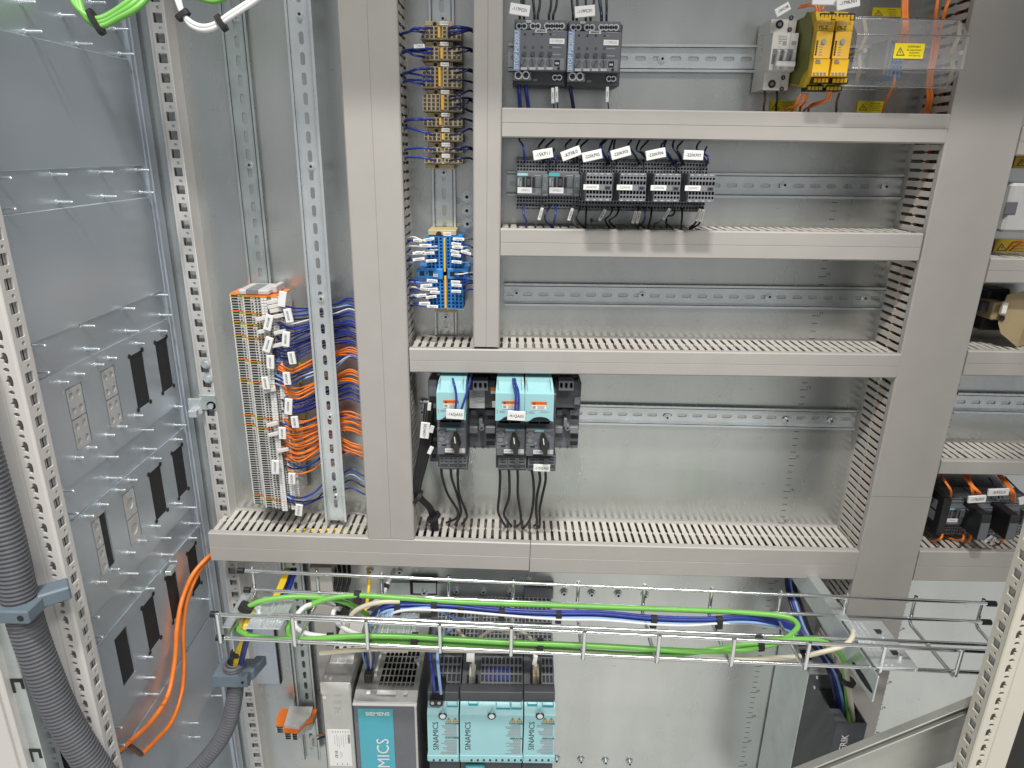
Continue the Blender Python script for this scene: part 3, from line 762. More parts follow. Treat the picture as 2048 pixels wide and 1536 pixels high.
# yellow safety relays
def relay(xo, yo, label):
    cm = lambda x, y: c3(x + xo, y + yo)
    t = thing('safety_relay', label, 'relay', W(*cm(720, 400), 0)); v = Dev(t, cm)
    DF = .118
    p_t, p_b = W(*cm(755, 105), DF - .02), W(*cm(690, 745), DF - .02)
    xl_ = W(*cm(640, 400), DF).x; xr_ = W(*cm(784, 400), DF).x - .0020
    zt, zb = p_t.z, p_b.z; H = zt - zb
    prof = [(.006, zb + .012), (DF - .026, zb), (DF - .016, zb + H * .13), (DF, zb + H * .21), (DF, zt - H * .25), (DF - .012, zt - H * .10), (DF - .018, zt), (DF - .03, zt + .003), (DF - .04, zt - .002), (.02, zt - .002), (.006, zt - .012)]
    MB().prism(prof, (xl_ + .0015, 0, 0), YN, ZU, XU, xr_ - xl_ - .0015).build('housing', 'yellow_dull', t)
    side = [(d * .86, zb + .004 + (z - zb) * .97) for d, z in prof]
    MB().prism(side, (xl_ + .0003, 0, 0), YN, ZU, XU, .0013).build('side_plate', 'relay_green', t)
    def fp(name, x0, y0, x1, y1, d, mt, th=.0014):
        return v.b(name, x0, y0, x1, y1, d, d + th, mt, .0003)
    f = v.b('front_panel', 642, 268, 782, 500, DF, DF + .0012, 'jumper_yellow', .0004)
    v.b('lower_panel', 620, 502, 762, 650, DF - .012, DF + .0006, 'yellow', .0004)
    h = v.b('upper_panel', 668, 172, 808, 262, DF - .012, DF - .0004, 'yellow', .0004)
    p = W(*cm(710, 234), DF); text('PILZ', .0036, p.x, p.z, DF + .0003, h, 'print_dark', bold=.02, sx=1.2)
    p = W(*cm(705, 256), DF); text('PNOZ s4', .0020, p.x, p.z, DF + .0003, h, 'print_dark')
    v.multi('print', [(680 + 30 * (i % 4), 186 + 14 * (i // 4), 698 + 30 * (i % 4), 194 + 14 * (i // 4)) for i in range(8)], DF - .005, DF, 'print_grey')
    v.multi('status_light', [(655 - 3 * i, 345 + 22 * i, 668 - 3 * i, 362 + 22 * i) for i in range(6)], DF, DF + .0016, 'black', parent=f)
    v.multi('print', [(685 - 3 * i, 352 + 22 * i, 712 - 3 * i, 360 + 22 * i) for i in range(6)] + [(650, 505, 685, 512), (645, 520, 690, 525), (645, 533, 690, 538)] + [(625 + 30 * (i % 4), 616 + 14 * (i // 4), 645 + 30 * (i % 4), 623 + 14 * (i // 4)) for i in range(8)], DF, DF + .0015, 'print_grey')
    q = W(*cm(715, 355), DF + .0012); MB().cyl(q, q + YN * .0016, .0032, .0028, n=16).build('dial', 'print_grey', f)
    for nm, (ya, yb), dd, sh in (('terminal_block', (110, 168), DF - .014, 18), ('terminal_block', (655, 705), DF - .010, -40), ('terminal_block', (725, 768), DF - .022, -92)):
        x0, x1 = 665 + sh, 806 + sh
        k = v.b(nm, x0, ya, x1, yb + 6, dd - .02, dd, 'black', .0006)
        for i in range(4):
            a = x0 + 8 + (x1 - x0 - 12) * i / 4
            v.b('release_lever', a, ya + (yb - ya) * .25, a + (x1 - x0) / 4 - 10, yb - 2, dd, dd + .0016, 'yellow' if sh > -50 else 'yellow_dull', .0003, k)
    return t
relay(0, 0, 'left yellow safety relay with green side, beside the circuit breaker')
relay(160, 2, 'right yellow safety relay next to the clear cover')
u, q = c3(720, 12); tagx(u, q, .135, 50, 13, 0, '', 'blank white tag cut by the top edge above the yellow relays', clip=True)
u, q = c3(920, 22); tagx(u, q, .14, 46, 22, 12, '-179KF01', 'tilted white tag 179KF above the right yellow relay')
for i, (a, b, c_) in enumerate((((520, 800), (480, 880), (440, 950)), ((550, 800), (520, 890), (400, 930)), ((580, 800), (560, 870), (520, 905)), ((745, 740), (735, 850), (600, 900)), ((775, 740), (760, 850), (560, 930)), ((850, 790), (825, 870), (820, 960)))):
    wire([c3(*a) + (.09,), c3(*b) + (.085,), c3(*c_) + (.06,), c3(c_[0] - 20, 1010) + (.045,)], .0016, 'orange_wire' if i < 5 else 'brown_wire', 'orange wire leaving the bottom of the yellow relays' if i < 5 else 'single brown wire dropping beside the clear cover', group='orange wires below the relays' if i < 5 else None)
for i, (a, b, c_) in enumerate((((660, 110), (630, 45), (500, 70)), ((680, 100), (650, 30), (520, 50)), ((700, 90), (720, 40), (760, -40)))):
    wire([c3(*a) + (.095,), c3(*b) + (.09,), c3(*c_) + (.06,)], .0014, 'orange_wire', 'orange wire looping over the top of the yellow relays', group='orange wires above the relays')

# yellow warning stickers
def warning(cm, x0, y0, x1, y1, d, label, mt='sticker_yellow', sheets=True):
    t = thing('warning_sticker', label, 'sticker', W(*cm((x0 + x1) / 2, (y0 + y1) / 2), d)); v = Dev(t, cm)
    o = v.b('sticker_sheet', x0, y0, x1, y1, d, d + .0004, mt, 0)
    w_, h = x1 - x0, y1 - y0
    P = [W(*cm(x0 + w_ * a, y0 + h * b), d + .0006) for a, b in ((.06, .80), (.36, .80), (.21, .24))]
    P2 = [W(*cm(x0 + w_ * a, y0 + h * b), d + .0007) for a, b in ((.105, .74), (.315, .74), (.21, .36))]
    mb = MB().add(P, [(0, 1, 2)], 0).add(P2, [(0, 1, 2)], 1)
    B = [(.225, .40), (.18, .60), (.21, .59), (.19, .73), (.245, .54), (.21, .55)]
    mb.add([W(*cm(x0 + w_ * a, y0 + h * b), d + .0008) for a, b in B], [(0, 1, 2, 3, 4, 5)], 0)
    mb.build('hazard_triangle', ['print_dark', mt], t)
    for st, yy, bo in (('ACHTUNG !', .22, .015), ('Bei ausgeschaltetem', .43, 0), ('Hauptschalter', .61, 0), ('unter Spannung', .79, 0)):
        v.t(st, x0 + w_ * .68, y0 + h * yy, h * (.11 if bo == 0 else .12), d + .0006, 'print_dark', sx=.85 if bo == 0 else 1, bold=bo)
    return t
# clear cover over terminals
t = thing('clear_cover', 'clear plastic cover with cream end brackets at the upper right', 'cover', W(*c3(1450, 450), .06)); v = Dev(t, c3)
DC = .125
x0, x1 = W(*c3(985, 400), DC).x, W(*c3(1940, 400), DC).x
prof = [(.045, W(*c3(1400, 150), .045).z), (.10, W(*c3(1400, 165), .10).z), (DC, W(*c3(1400, 300), DC).z), (DC, W(*c3(1400, 590), DC).z), (.10, W(*c3(1400, 740), .1).z), (.045, W(*c3(1400, 770), .045).z)]
th = .0016
pts = []
for i, (a, b) in enumerate(prof): pts.append((a, b))
inner = [(a - .002, b + (.0016 if i > 2 else -.0016)) for i, (a, b) in enumerate(prof)][::-1]
mb = MB(); vs = []; n = len(prof)
for x in (x0, x1):
    vs += [(x, -a, b) for a, b in prof] + [(x, -a, b) for a, b in inner[::-1]]
fs = []
for i in range(n - 1):
    fs += [(i, i + 1, 2 * n + i + 1, 2 * n + i)]
mb.add(vs, fs)
mb.build('clear_panel', 'clear_plastic', t)
mb = MB()
for a, b in prof: mb.cyl((x0, -a, b), (x1, -a, b), .0009, n=6)
mb.build('panel_edge', 'chrome', t)
for xx in (1030, 1850):
    pp = [(1055, 155), (1075, 300), (1010, 450), (1020, 590), (985, 730)] if xx < 1400 else [(1880, 180), (1865, 310), (1805, 445), (1815, 590), (1775, 735)]
    mb = MB(); ds = [.055, .09, .085, .09, .055]
    P = [W(*c3(*q), d_) for q, d_ in zip(pp, ds)]
    for q, r_ in zip(P, P[1:]):
        ax = (r_ - q); l = ax.length; ax.normalize()
        mb.obox((q + r_) / 2, (ax, XU, ax.cross(XU)), l / 2, .0025, .0012)
    kx, ky = ((1050, 435) if xx < 1400 else (1865, 455))
    q = W(*c3(kx, ky), .10); mb.cyl(q - YN * .035, q + YN * .006, .0028, n=10)
    mb.build('end_bracket', 'beige', t)
warning(c3, 1315, 370, 1570, 500, DC + .0005, 'bright yellow high-voltage sticker stuck on the clear cover')
warning(c3, 1000, 862, 1235, 962, .001, 'shaded yellow warning sticker on the plate below the clear cover', 'sticker_yellow')
warning(c3, 255, 855, 485, 955, .001, 'shaded yellow warning sticker on the plate below the circuit breaker', 'sticker_yellow')
warning(c3, 1130, 65, 1380, 150, .001, 'shaded yellow warning sticker on the plate above the clear cover', 'sticker_yellow')
# blue terminals and wires inside the clear cover
t = thing('terminal_group', 'blue terminals behind the clear cover', 'terminals', W(*c3(1330, 500), 0)); v = Dev(t, c3)
for i in range(5):
    v.b('terminal', 1240 + 32 * i, 330 + 6 * i, 1268 + 32 * i, 640 + 8 * i, .008, .055, 'grey_mid' if i < 2 else 'blue_term', .0006)
v.multi('opening', [(1300 + 32 * i, y, 1322 + 32 * i, y + 22) for i in range(3) for y in (520, 560, 610, 350)], .05, .0554, 'black')
for i, (a, b, mt) in enumerate(((1400, 1370, 0), (1415, 1400, 0), (1430, 1425, 0), (1390, 1350, 0), (1320, 1270, 1))):
    if mt == 0: wire([c3(a, -60) + (.05,), c3(a - 5, 90) + (.06,), c3(a, 230) + (.07,), c3(b, 360) + (.058,)], .0018, 'orange_wire', 'orange wire into the blue terminals behind the clear cover', group='orange wires in the clear cover')
    else: wire([c3(1320, 640) + (.055,), c3(1310, 720) + (.06,), c3(1250, 850) + (.05,), c3(1210, 980) + (.035,)], .0018, 'orange_wire', 'lone dim orange wire below the blue terminals')
for i, (a, b, c_) in enumerate(((1690, 1640, 1560), (1700, 1665, 1590), (1760, 1690, 1600), (1770, 1680, 1570))):
    wire([c3(a + (0 if i < 2 else 40), -60) + (.045,), c3(a - 25, 130) + (.05,), c3(b, 400) + (.03,), c3(c_ + 35, 700) + (.04,), c3(c_ + 40, 850) + (.045,), c3(c_, 1000) + (.035,)], .0018, 'orange_wire', 'orange wire passing behind the right end of the clear cover', group='orange wires at the right end of the clear cover')

# ================================================================== row 2: contactors
c4 = crop(1000, 270, 4.6545)
def contactor_body(cm, t, teal=True, st=None, front=True):
    v = Dev(t, cm)
    v.b('body', 156, 225, 440, 675, .008, .050, 'anthracite', .0008)
    v.grid('upper_terminals', 155, 232, 443, 275, .056, 10, 1, .78, .78, .010, ['grey_mid', 'black'], True, back=.04)
    v.grid('upper_terminals', 155, 277, 443, 338, .060, 10, 2, .68, .62, .008, ['grey_mid', 'black'], back=.04)
    v.grid('lower_terminals', 152, 570, 440, 632, .060, 10, 2, .68, .62, .008, ['grey_mid', 'black'], back=.04)
    v.grid('lower_terminals', 150, 634, 438, 676, .056, 10, 1, .78, .78, .010, ['grey_mid', 'black'], True, back=.04)
    v.multi('label_plate', [(168 + 56 * i, 212, 198 + 56 * i, 230) for i in range(5)] + [(160 + 56 * i, 677, 190 + 56 * i, 690) for i in range(5)], .045, .0545, 'grey_mid')
    v.b('terminal_edge', 155, 208, 443, 232, .02, .054, 'grey_device', .0005)
    v.b('terminal_edge', 150, 676, 436, 691, .02, .054, 'grey_device', .0005)
    f = v.b('front_panel', 158, 340, 440, 568, .04, .068, 'grey_device', .001)
    m_ = v.b('side_module', 392, 368, 449, 570, .04, .076, 'grey_green', .0008)
    v.multi('print', [(403, 382, 438, 388), (416, 448, 421, 480), (405, 505, 436, 510), (400, 552, 442, 562)], .07, .0763, 'print_grey', parent=m_)
    if front:
        v.plate('maker_plate', 158, 353, 262, 383, .0681, .0005, 'teal', 'SIEMENS', 17, 'print_white', 1.05, f, bold=.02)
        v.multi('print', [(320, 372, 382, 380), (165, 400, 180, 470), (188, 430, 198, 480), (170, 545, 380, 551)], .06, .0684, 'print_grey', parent=f)
        v.multi('armature_window', [(208, 390, 230, 480), (242, 385, 290, 482), (300, 390, 326, 488)], .06, .0685, 'black', parent=f)
        v.b('armature', 250, 412, 282, 470, .06, .0695, 'anthracite', .0004, f)
        v.b('cover_flap', 330, 388, 386, 490, .06, .0695, 'grey_device', .0005, f)
        v.plate('data_plate', 330, 490, 384, 542, .0681, .0006, 'grey_mid', None, None, parent=f)
    return v
xs = [(155, 210), (450, 212), (750, 225), (1048, 228), (1350, 232), (1655, 235)]
codes = ['-15KF11', '-KF38.0', '-220KF02', '-220KF03', '-220KF06', '-220KF07']
names = ['dark contactor with tag 15KF11, first from the left', 'dark contactor with tag KF38.0, second from the left', 'contactor with front terminal block tagged 220KF02', 'contactor with front terminal block tagged 220KF03', 'contactor with front terminal block tagged 220KF06', 'contactor with front terminal block tagged 220KF07, last of the six']
gname = 'six contactors on one rail'
P0 = W(*c4(155, 210), .06)
plain = thing('contactor', names[0], 'contactor', W(*c4(300, 450), 0), gname); contactor_body(c4, plain)
q = lambda i: (W(*c4(*xs[i]), .06) - P0)
aux = thing('contactor', names[2], 'contactor', W(*c4(300, 450), 0), gname); v = contactor_body(c4, aux, front=False)
ax0, ay0 = 765 - 595, 352 - 15
cma = lambda x, y: c4(x - 595, y - 15)
va = Dev(aux, cma)
AF = .126
va.b('auxiliary_block', 764, 353, 1012, 612, .06, AF - .009, 'anthracite', .0008)
for j, (ya, yb, rd) in enumerate(((372, 418, True), (420, 462, False), (512, 552, False), (552, 596, True))):
    va.grid('auxiliary_terminals', 768, ya, 1010, yb, AF, 8, 1, .82, .80, .008, ['grey_mid', 'black'], rd, back=AF - .01)
va.b('terminal_edge', 768, 353, 1010, 372, AF - .01, AF, 'grey_mid', .0003); va.b('terminal_edge', 764, 596, 1008, 613, AF - .01, AF, 'grey_mid', .0003)
va.b('label_band', 768, 462, 1010, 512, AF - .01, AF, 'grey_mid', .0003)
va.b('armature_window', 940, 470, 1000, 505, AF, AF + .0006, 'grey_device', .0002); va.b('armature', 948, 480, 990, 497, AF, AF + .0012, 'black', .0002)
va.multi('print', [(778 + 60 * i, 358, 806 + 60 * i, 366) for i in range(4)] + [(775 + 60 * i, 600, 800 + 60 * i, 609) for i in range(4)], AF, AF + .0003, 'grey_light')
objs = []
for i in range(6):
    src = plain if i < 2 else aux
    if i in (0,):
        o = plain
    elif i == 2:
        o = aux; o.location = Vector(plain.location) + q(2)
    else:
        o = dup(src, Vector(plain.location) + q(i), names[i], gname)
    objs.append(o)
for i in range(6):
    bx_, by_ = xs[i]
    v = Dev(objs[i], c4)
    if i < 2: v.plate('name_tag', bx_ + 8, by_ + 278, bx_ + 142, by_ + 332, .0682, .0008, 'white', codes[i], 20, 'print_grey', .92)
    else:
        dx = (bx_ - xs[2][0]) * (1.045); v.plate('name_tag', 776 + dx, 461 + by_ - 225, 922 + dx, 511 + by_ - 225, AF + .0002, .0008, 'white', codes[i], 21, 'print_grey', .92)
for (x, y, g), st in zip(((400, 178, 10), (660, 172, 21), (857, 193, 13), (1123, 168, 16), (1449, 178, 12), (1800, 188, -1)), codes):
    u, v_ = c4(x, y); tagx(u, v_, .11, 39.5, 18.5, g, st, 'white tag %s above the contactors' % st.strip('-'))
# wires above and below the contactors
g = 'wires dropping into the contactor tops'; gb = 'wires leaving the contactor bottoms'
up = [((180, 40), (215, 100), (232, 250), 'blue_wire'), ((410, 40), (360, 110), (400, 240), 'black_wire'), ((500, 40), (430, 110), (410, 250), 'black_wire'), ((480, 190), (510, 210), (528, 260), 'blue_wire'), ((450, 195), (468, 220), (470, 260), 'navy_wire'), ((660, 40), (610, 100), (690, 250), 'black_wire'), ((745, 40), (715, 90), (715, 250), 'black_wire'), ((815, 45), (750, 110), (770, 260), 'black_wire'), ((970, 45), (930, 100), (1015, 265), 'blue_wire'), ((990, 45), (940, 105), (1000, 265), 'black_wire'), ((1050, 45), (1010, 160), (1018, 268), 'navy_wire'), ((1070, 45), (1060, 120), (1085, 270), 'black_wire'), ((1215, 60), (1195, 95), (1300, 265), 'navy_wire'), ((1300, 50), (1270, 130), (1345, 200), 'black_wire'), ((1380, 50), (1310, 130), (1350, 210), 'black_wire'), ((1530, 60), (1500, 110), (1610, 268), 'blue_wire'), ((1545, 60), (1530, 120), (1622, 268), 'navy_wire'), ((1620, 50), (1610, 110), (1700, 260), 'navy_wire'), ((1700, 55), (1650, 120), (1710, 270), 'black_wire'), ((1860, 60), (1830, 120), (1930, 260), 'navy_wire'), ((1900, 170), (1935, 200), (1940, 265), 'blue_wire')]
for a, b, c_, mt in up:
    wire([c4(a[0] + 25, a[1] - 60) + (.045,), c4(*a) + (.058,), c4(*b) + (.072,), c4((b[0] + c_[0]) / 2, (b[1] + c_[1]) / 2 - 5) + (.074,), c4(*c_) + (.056,)], .0014, mt, ('blue' if mt == 'blue_wire' else 'dark') + ' wire curving down from the duct into the contactors', group=g)
dn = [((220, 655), (218, 740), (245, 800), (240, 870), 'blue_wire'), ((395, 655), (380, 700), (345, 800), (330, 850), 'grey_wire'), ((460, 655), (420, 740), (425, 800), (480, 860), 'navy_wire'), ((520, 655), (518, 740), (505, 800), (495, 860), 'blue_wire'), ((685, 655), (670, 720), (690, 820), (740, 860), 'grey_wire'), ((745, 665), (710, 760), (730, 810), (780, 860), 'black_wire'), ((805, 665), (800, 740), (798, 800), (797, 870), 'black_wire'), ((975, 670), (940, 760), (880, 805), (850, 780), 'grey_wire'), ((1045, 680), (1020, 750), (980, 790), (1020, 870), 'black_wire'), ((1105, 675), (1080, 750), (1015, 800), (1065, 855), 'black_wire'), ((1270, 670), (1250, 750), (1220, 815), (1280, 850), 'grey_wire'), ((1290, 670), (1290, 760), (1290, 820), (1340, 860), 'black_wire'), ((1345, 680), (1350, 750), (1330, 820), (1290, 850), 'navy_wire'), ((1410, 680), (1405, 760), (1390, 820), (1380, 870), 'black_wire'), ((1570, 680), (1540, 760), (1480, 810), (1440, 830), 'grey_wire'), ((1625, 700), (1600, 750), (1550, 760), (1550, 830), 'black_wire'), ((1550, 780), (1545, 820), (1580, 850), (1610, 870), 'black_wire'), ((1695, 690), (1695, 760), (1690, 820), (1688, 870), 'black_wire'), ((1860, 680), (1840, 780), (1810, 830), (1770, 860), 'black_wire'), ((1890, 680), (1870, 790), (1840, 840), (1790, 860), 'black_wire')]
for a, b, c_, e, mt in dn:
    wire([c4(a[0], a[1] - 8) + (.054,), c4(a[0], a[1] + 20) + (.062,), c4(*b) + (.07,), c4(*c_) + (.068,), c4(*e) + (.055,), c4(e[0], e[1] + 30) + (.04,)], .0014, mt, ('blue' if mt == 'blue_wire' else 'pale grey' if mt == 'grey_wire' else 'dark') + ' wire hanging from the bottom of the contactors', group=gb)
for i, (x, y, g_) in enumerate(((378, 735, -15), (657, 740, -16), (952, 745, -28), (1250, 765, -12), (1288, 765, -10), (1550, 735, -27), (1845, 745, -12), (1880, 750, -10))):
    u, v_ = c4(x, y); tagx(u, v_, .075, 6.2, 25, g_, '%s:A2' % codes[[0, 1, 2, 3, 3, 4, 5, 5][i]].strip('-'), ['slim sleeve tag under contactor 15KF11', 'slim sleeve tag under contactor KF38.0', 'slim sleeve tag under contactor 220KF02', 'left slim sleeve tag under contactor 220KF03', 'right slim sleeve tag under contactor 220KF03', 'slim sleeve tag under contactor 220KF06', 'left slim sleeve tag under contactor 220KF07', 'right slim sleeve tag under contactor 220KF07'][i], mt='offwhite', clip=False, th=.0022)

# ================================================================== row 4: motor starters on their busbar bases
c5 = crop(820, 740, 4.5184)
def base(x0, x1, label, lab=True):
    t = thing('starter_base', label, 'base', W(*c5((x0 + x1) / 2, 450), 0)); v = Dev(t, c5)
    v.b('base_plate', x0, 350, x1, 705, .008, .030, 'grey_device', .001)
    v.b('busbar_box', x0, 95, x1, 345, .008, .055, 'anthracite', .0015)
    v.b('upper_cap', x0, 60, x1, 118, .03, .045, 'black', .001)
    k = v.grid('busbar_socket', x0 + 40, 100, x0 + 175 if x1 - x0 > 180 else x1 - 20, 185, .070, 3, 1, .55, .62, .012, ['grey_device', 'black'], back=.05)
    for y0, y1, a, b, d in ((360, 410, .08, .32, .040), (360, 410, .62, .95, .040), (515, 575, .02, .34, .040), (515, 575, .62, .98, .040), (440, 520, .38, .52, .044)):
        v.b('latch', x0 + (x1 - x0) * a, y0, x0 + (x1 - x0) * b, y1, .028, d, 'grey_mid', .001)
    v.multi('opening', [(x0 + (x1 - x0) * .7, 415, x0 + (x1 - x0) * .98, 445), (x0 + (x1 - x0) * .66, 580, x0 + (x1 - x0) * .98, 620), (x0 + (x1 - x0) * .64, 645, x0 + (x1 - x0) * .96, 680), (x0 + (x1 - x0) * .06, 362, x0 + (x1 - x0) * .28, 372)], .028, .0304, 'black')
    p = W(*c5((x0 + x1) / 2, 480), .03); MB().cyl(p, p + YN * .022, .0042, n=12).cyl(p + YN * .022, p + YN * .0222, .002, n=8, m=1).build('peg', ['grey_mid', 'black'], t)
    for a in (.20, .50, .68):
        v.b('foot', x0 + (x1 - x0) * a, 680, x0 + (x1 - x0) * (a + .07), 712, .01, .03, 'grey_mid', .0006)
    return t, v
b1, v = base(528, 775, 'exposed dark base between the first and second motor starters')
k = v.plate('data_plate', 538, 183, 675, 345, .0552, .0006, 'grey_light')
v.multi('print', [(545, 195 + 13 * i, 600 + (i * 37) % 70, 200 + 13 * i) for i in range(11)], .055, .0561, 'print_grey', parent=k)
v.plate('warning_label', 730, 155, 776, 185, .0552, .0006, 'orange'); v.plate('warning_label', 730, 187, 776, 216, .0552, .0006, 'white')
v.plate('connector', 742, 285, 776, 340, .0552, .002, 'grey_light')
b2, v = base(1305, 1525, 'exposed dark base right of the third motor starter')
v.b('end_cap', 1482, 110, 1545, 360, .008, .052, 'anthracite', .002); v.b('end_cap', 1482, 250, 1540, 318, .05, .058, 'grey_device', .001)
t = thing('starter_base', 'dark base end left of the first motor starter', 'base', W(*c5(200, 500), 0)); v = Dev(t, c5)
v.b('end_cap', 165, 90, 250, 355, .008, .07, 'grey_device', .002); v.b('opening', 178, 238, 245, 300, .07, .0704, 'black', 0)
v.b('base_plate', 176, 350, 262, 830, .008, .030, 'grey_device', .001)
v.multi('opening', [(195, 470, 245, 520), (190, 540, 245, 610), (185, 645, 245, 700), (198, 760, 235, 795)], .028, .0304, 'black')
t = thing('busbar_rail', 'black busbar strip running behind the mint starter tops', 'busbar', W(*c5(850, 70), 0)); v = Dev(t, c5)
v.b('strip', 225, 45, 1480, 110, .01, .04, 'black', .002)
for i in range(9): v.b('terminal_cap', 330 + 130 * i, 50, 420 + 130 * i, 100, .03, .05, 'black_soft', .002)
def starter(dx, dy, kn, label):
    cm = lambda x, y: c5(x + dx, y + dy)
    t = thing('motor_starter', label, 'starter', W(*cm(380, 480), 0)); v = Dev(t, cm)
    DT = .128
    v.b('body', 246, 200, 515, 880, .03, .098, 'anthracite', .001)
    xa, xb, _, _ = v.rc(240, 200, 502, 450, DT)
    zt, zm, zb = W(*cm(380, 102), DT - .022).z, W(*cm(370, 205), DT).z, W(*cm(370, 452), DT).z
    # mint hood: sloping top, arched lower edge
    n = 10; prof = []
    arch = lambda f: .0075 * max(0, 1 - ((f - .55) / .36) ** 2) ** .5
    mb = MB(); xs_ = [xa + (xb - xa) * i / n for i in range(n + 1)]
    vs = []
    for i, x in enumerate(xs_):
        za = zb + arch(i / n); ins = (x - (xa + xb) / 2) * -.05
        vs += [(x, -DT, za), (x, -DT, zm), (x + ins, -(DT - .024), zt), (x + ins, -.05, zt - .001), (x, -.09, za)]
    fs = []
    for i in range(n):
        for k in range(4): fs.append((5 * i + k, 5 * i + 5 + k, 5 * i + 6 + k, 5 * i + 1 + k))
        fs.append((5 * i + 4, 5 * i + 9, 5 * i + 5, 5 * i))
    fs += [(0, 1, 2, 3, 4), tuple(5 * n + k for k in (4, 3, 2, 1, 0))]
    h = mb.add(vs, fs).build('hood', 'mint', t)
    k = v.plate('warning_label', 305, 270, 436, 305, DT + .0002, .0005, 'orange', 'WARNING', 18, 'print_dark', 1.1, h)
    P = [W(*cm(x, y), DT + .0009) for x, y in ((312, 298), (338, 298), (325, 275))]; MB().add(P, [(0, 1, 2)]).build('hazard_triangle', 'print_dark', k)
    k = v.plate('warning_label', 303, 305, 434, 345, DT + .0002, .0005, 'white', parent=h)
    v.multi('print', [(310, 312, 338, 336), (350, 312, 425, 317), (358, 323, 415, 328), (352, 333, 420, 338)], DT, DT + .0009, 'print_grey', parent=k)
    v.multi('print', [(252, 355, 262, 366), (252, 372, 262, 384), (275, 360, 330, 364), (275, 368, 320, 372), (275, 376, 330, 380), (380, 362, 470, 365), (380, 370, 450, 373), (256, 120, 264, 124), (470, 118, 478, 122)], DT - .03, DT + .0002, 'print_grey', parent=h)
    v.grid('upper_terminals', 262, 474, 370, 496, .100, 5, 1, .7, .7, .006, ['grey_device', 'black'], back=.09)
    v.grid('upper_terminals', 385, 474, 490, 496, .100, 5, 1, .7, .7, .006, ['grey_device', 'black'], back=.09)
    mb = MB()
    for x in (290, 320, 350, 390, 420, 450):
        q_ = W(*cm(x, 458), .096); mb.cyl(q_, q_ + YN * .003, .0028, n=10)
    mb.build('screw', 'zinc_dull', t)
    v.b('terminal_ledge', 246, 440, 505, 522, .08, .099, 'grey_device', .0006)
    f = v.b('front_panel', 245, 522, 505, 760, .09, .112, 'grey_device', .0015)
    v.plate('maker_plate', 330, 525, 418, 548, .1122, .0004, 'teal', 'SIEMENS', 13, 'print_white', 1.05, f, bold=.02)
    v.multi('print', [(424, 528, 485, 545), (252, 655, 315, 668), (252, 682, 275, 694), (340, 596, 372, 600), (448, 578, 470, 594), (440, 690, 490, 694), (250, 756, 310, 760), (400, 756, 500, 760), (250, 570, 268, 584)], .11, .1123, 'grey_mid', parent=f)
    v.plate('data_plate', 446, 708, 497, 748, .1121, .0005, 'grey_light', parent=f)
    v.multi('opening', [(290, 674, 330, 686), (252, 548, 272, 552), (318, 552, 336, 557), (274, 618, 292, 628)], .11, .1124, 'black', parent=f)
    q_ = W(*cm(292, 570), .112); MB().cyl(q_, q_ + YN * .0016, .0050, n=16).cyl(q_ + YN * .0016, q_ + YN * .0019, .0034, n=12, m=1).build('dial', ['grey_mid', 'grey_device'], f)
    for x, y, r in ((285, 622, .0040), (340, 648, .0028), (345, 690, .0028)):
        q_ = W(*cm(x, y), .112); MB().cyl(q_, q_ + YN * .001, r, n=14).build('button', 'grey_mid', f)
    # rotary knob
    q_ = W(*cm(416, 655), .112); s = (W(*cm(466, 655), .112) - q_).length
    mb = MB().cyl(q_, q_ + YN * .010, s * .95, s * .88, n=24)
    tip = W(*cm(420 + 5, 745), .132); top = W(*cm(405, 585), .132); o = (tip + top) / 2; ax = (top - tip).normalized(); sd = ax.cross(YN)
    L = (top - tip).length / 2
    vs = []
    for dd_, kx in ((.112 + .008, 1.), (.139, .72)):
        for a, b in ((-L, .0030), (-L, -.0030), (-L * .3, -.0062), (L * .3, -.0058), (L, -.0026), (L, .0026), (L * .3, .0058), (-L * .3, .0062)):
            z_ = o + ax * a + sd * b * kx; vs.append((z_.x, -dd_, z_.z))
    mb.add(vs, [tuple(range(8))[::-1], tuple(range(8, 16))] + [(i, (i + 1) % 8, 8 + (i + 1) % 8, 8 + i) for i in range(8)])
    kb = mb.build('knob', 'knob', f)
    z_ = o + ax * L * .62; MB().obox(Vector((z_.x, -.1395, z_.z)), (ax, YN, sd), .005, .0003, .0006).build('pointer', 'white', f)
    # lower terminals
    lt = v.b('lower_block', 265, 762, 520, 900, .05, .104, 'anthracite', .001)
    for i in range(3):
        a = 268 + 84 * i
        v.grid('lower_terminals', a, 785, a + 80, 862 - 20, .1055, 2 if kn == 0 else 1, 2, .62, .62, .007, ['grey_device', 'black'], back=.10)
        v.grid('lower_terminals', a, 842, a + 80, 888, .1055, 1, 1, .84, .72, .010, ['grey_device', 'black'], back=.10)
    v.plate('name_tag', 316, 710, 412, 745, .1123, .0007, 'white', ('-16QA03', '-41QA03', '-115QA03')[kn], 15, 'print_dark', 1., f)
    return t
starter(0, 0, 0, 'mint-topped motor starter with tag 16QA03, standing alone on the left')
starter(532, 8, 1, 'mint-topped motor starter with tag 41QA03, left of the touching pair')
starter(797, 14, 2, 'mint-topped motor starter right of the touching pair, tag 115QA03 below it')
for x, y, ww, hh, g_, st, lb, dd_ in ((408, 398, 162, 92, -3, '-16QA03', 'white tag 16QA03 hung on blue wires before the left starter', .14), (960, 413, 160, 88, -3, '-41QA03', 'white tag 41QA03 hung on blue wires before the middle starter', .14), (1190, 884, 150, 66, -1, '-115QA03', 'white tag 115QA03 below the right motor starter', .12)):
    u, v_ = c5(x, y); tagx(u, v_, dd_, ww / 4.5184, hh / 4.5184, g_, st, lb)
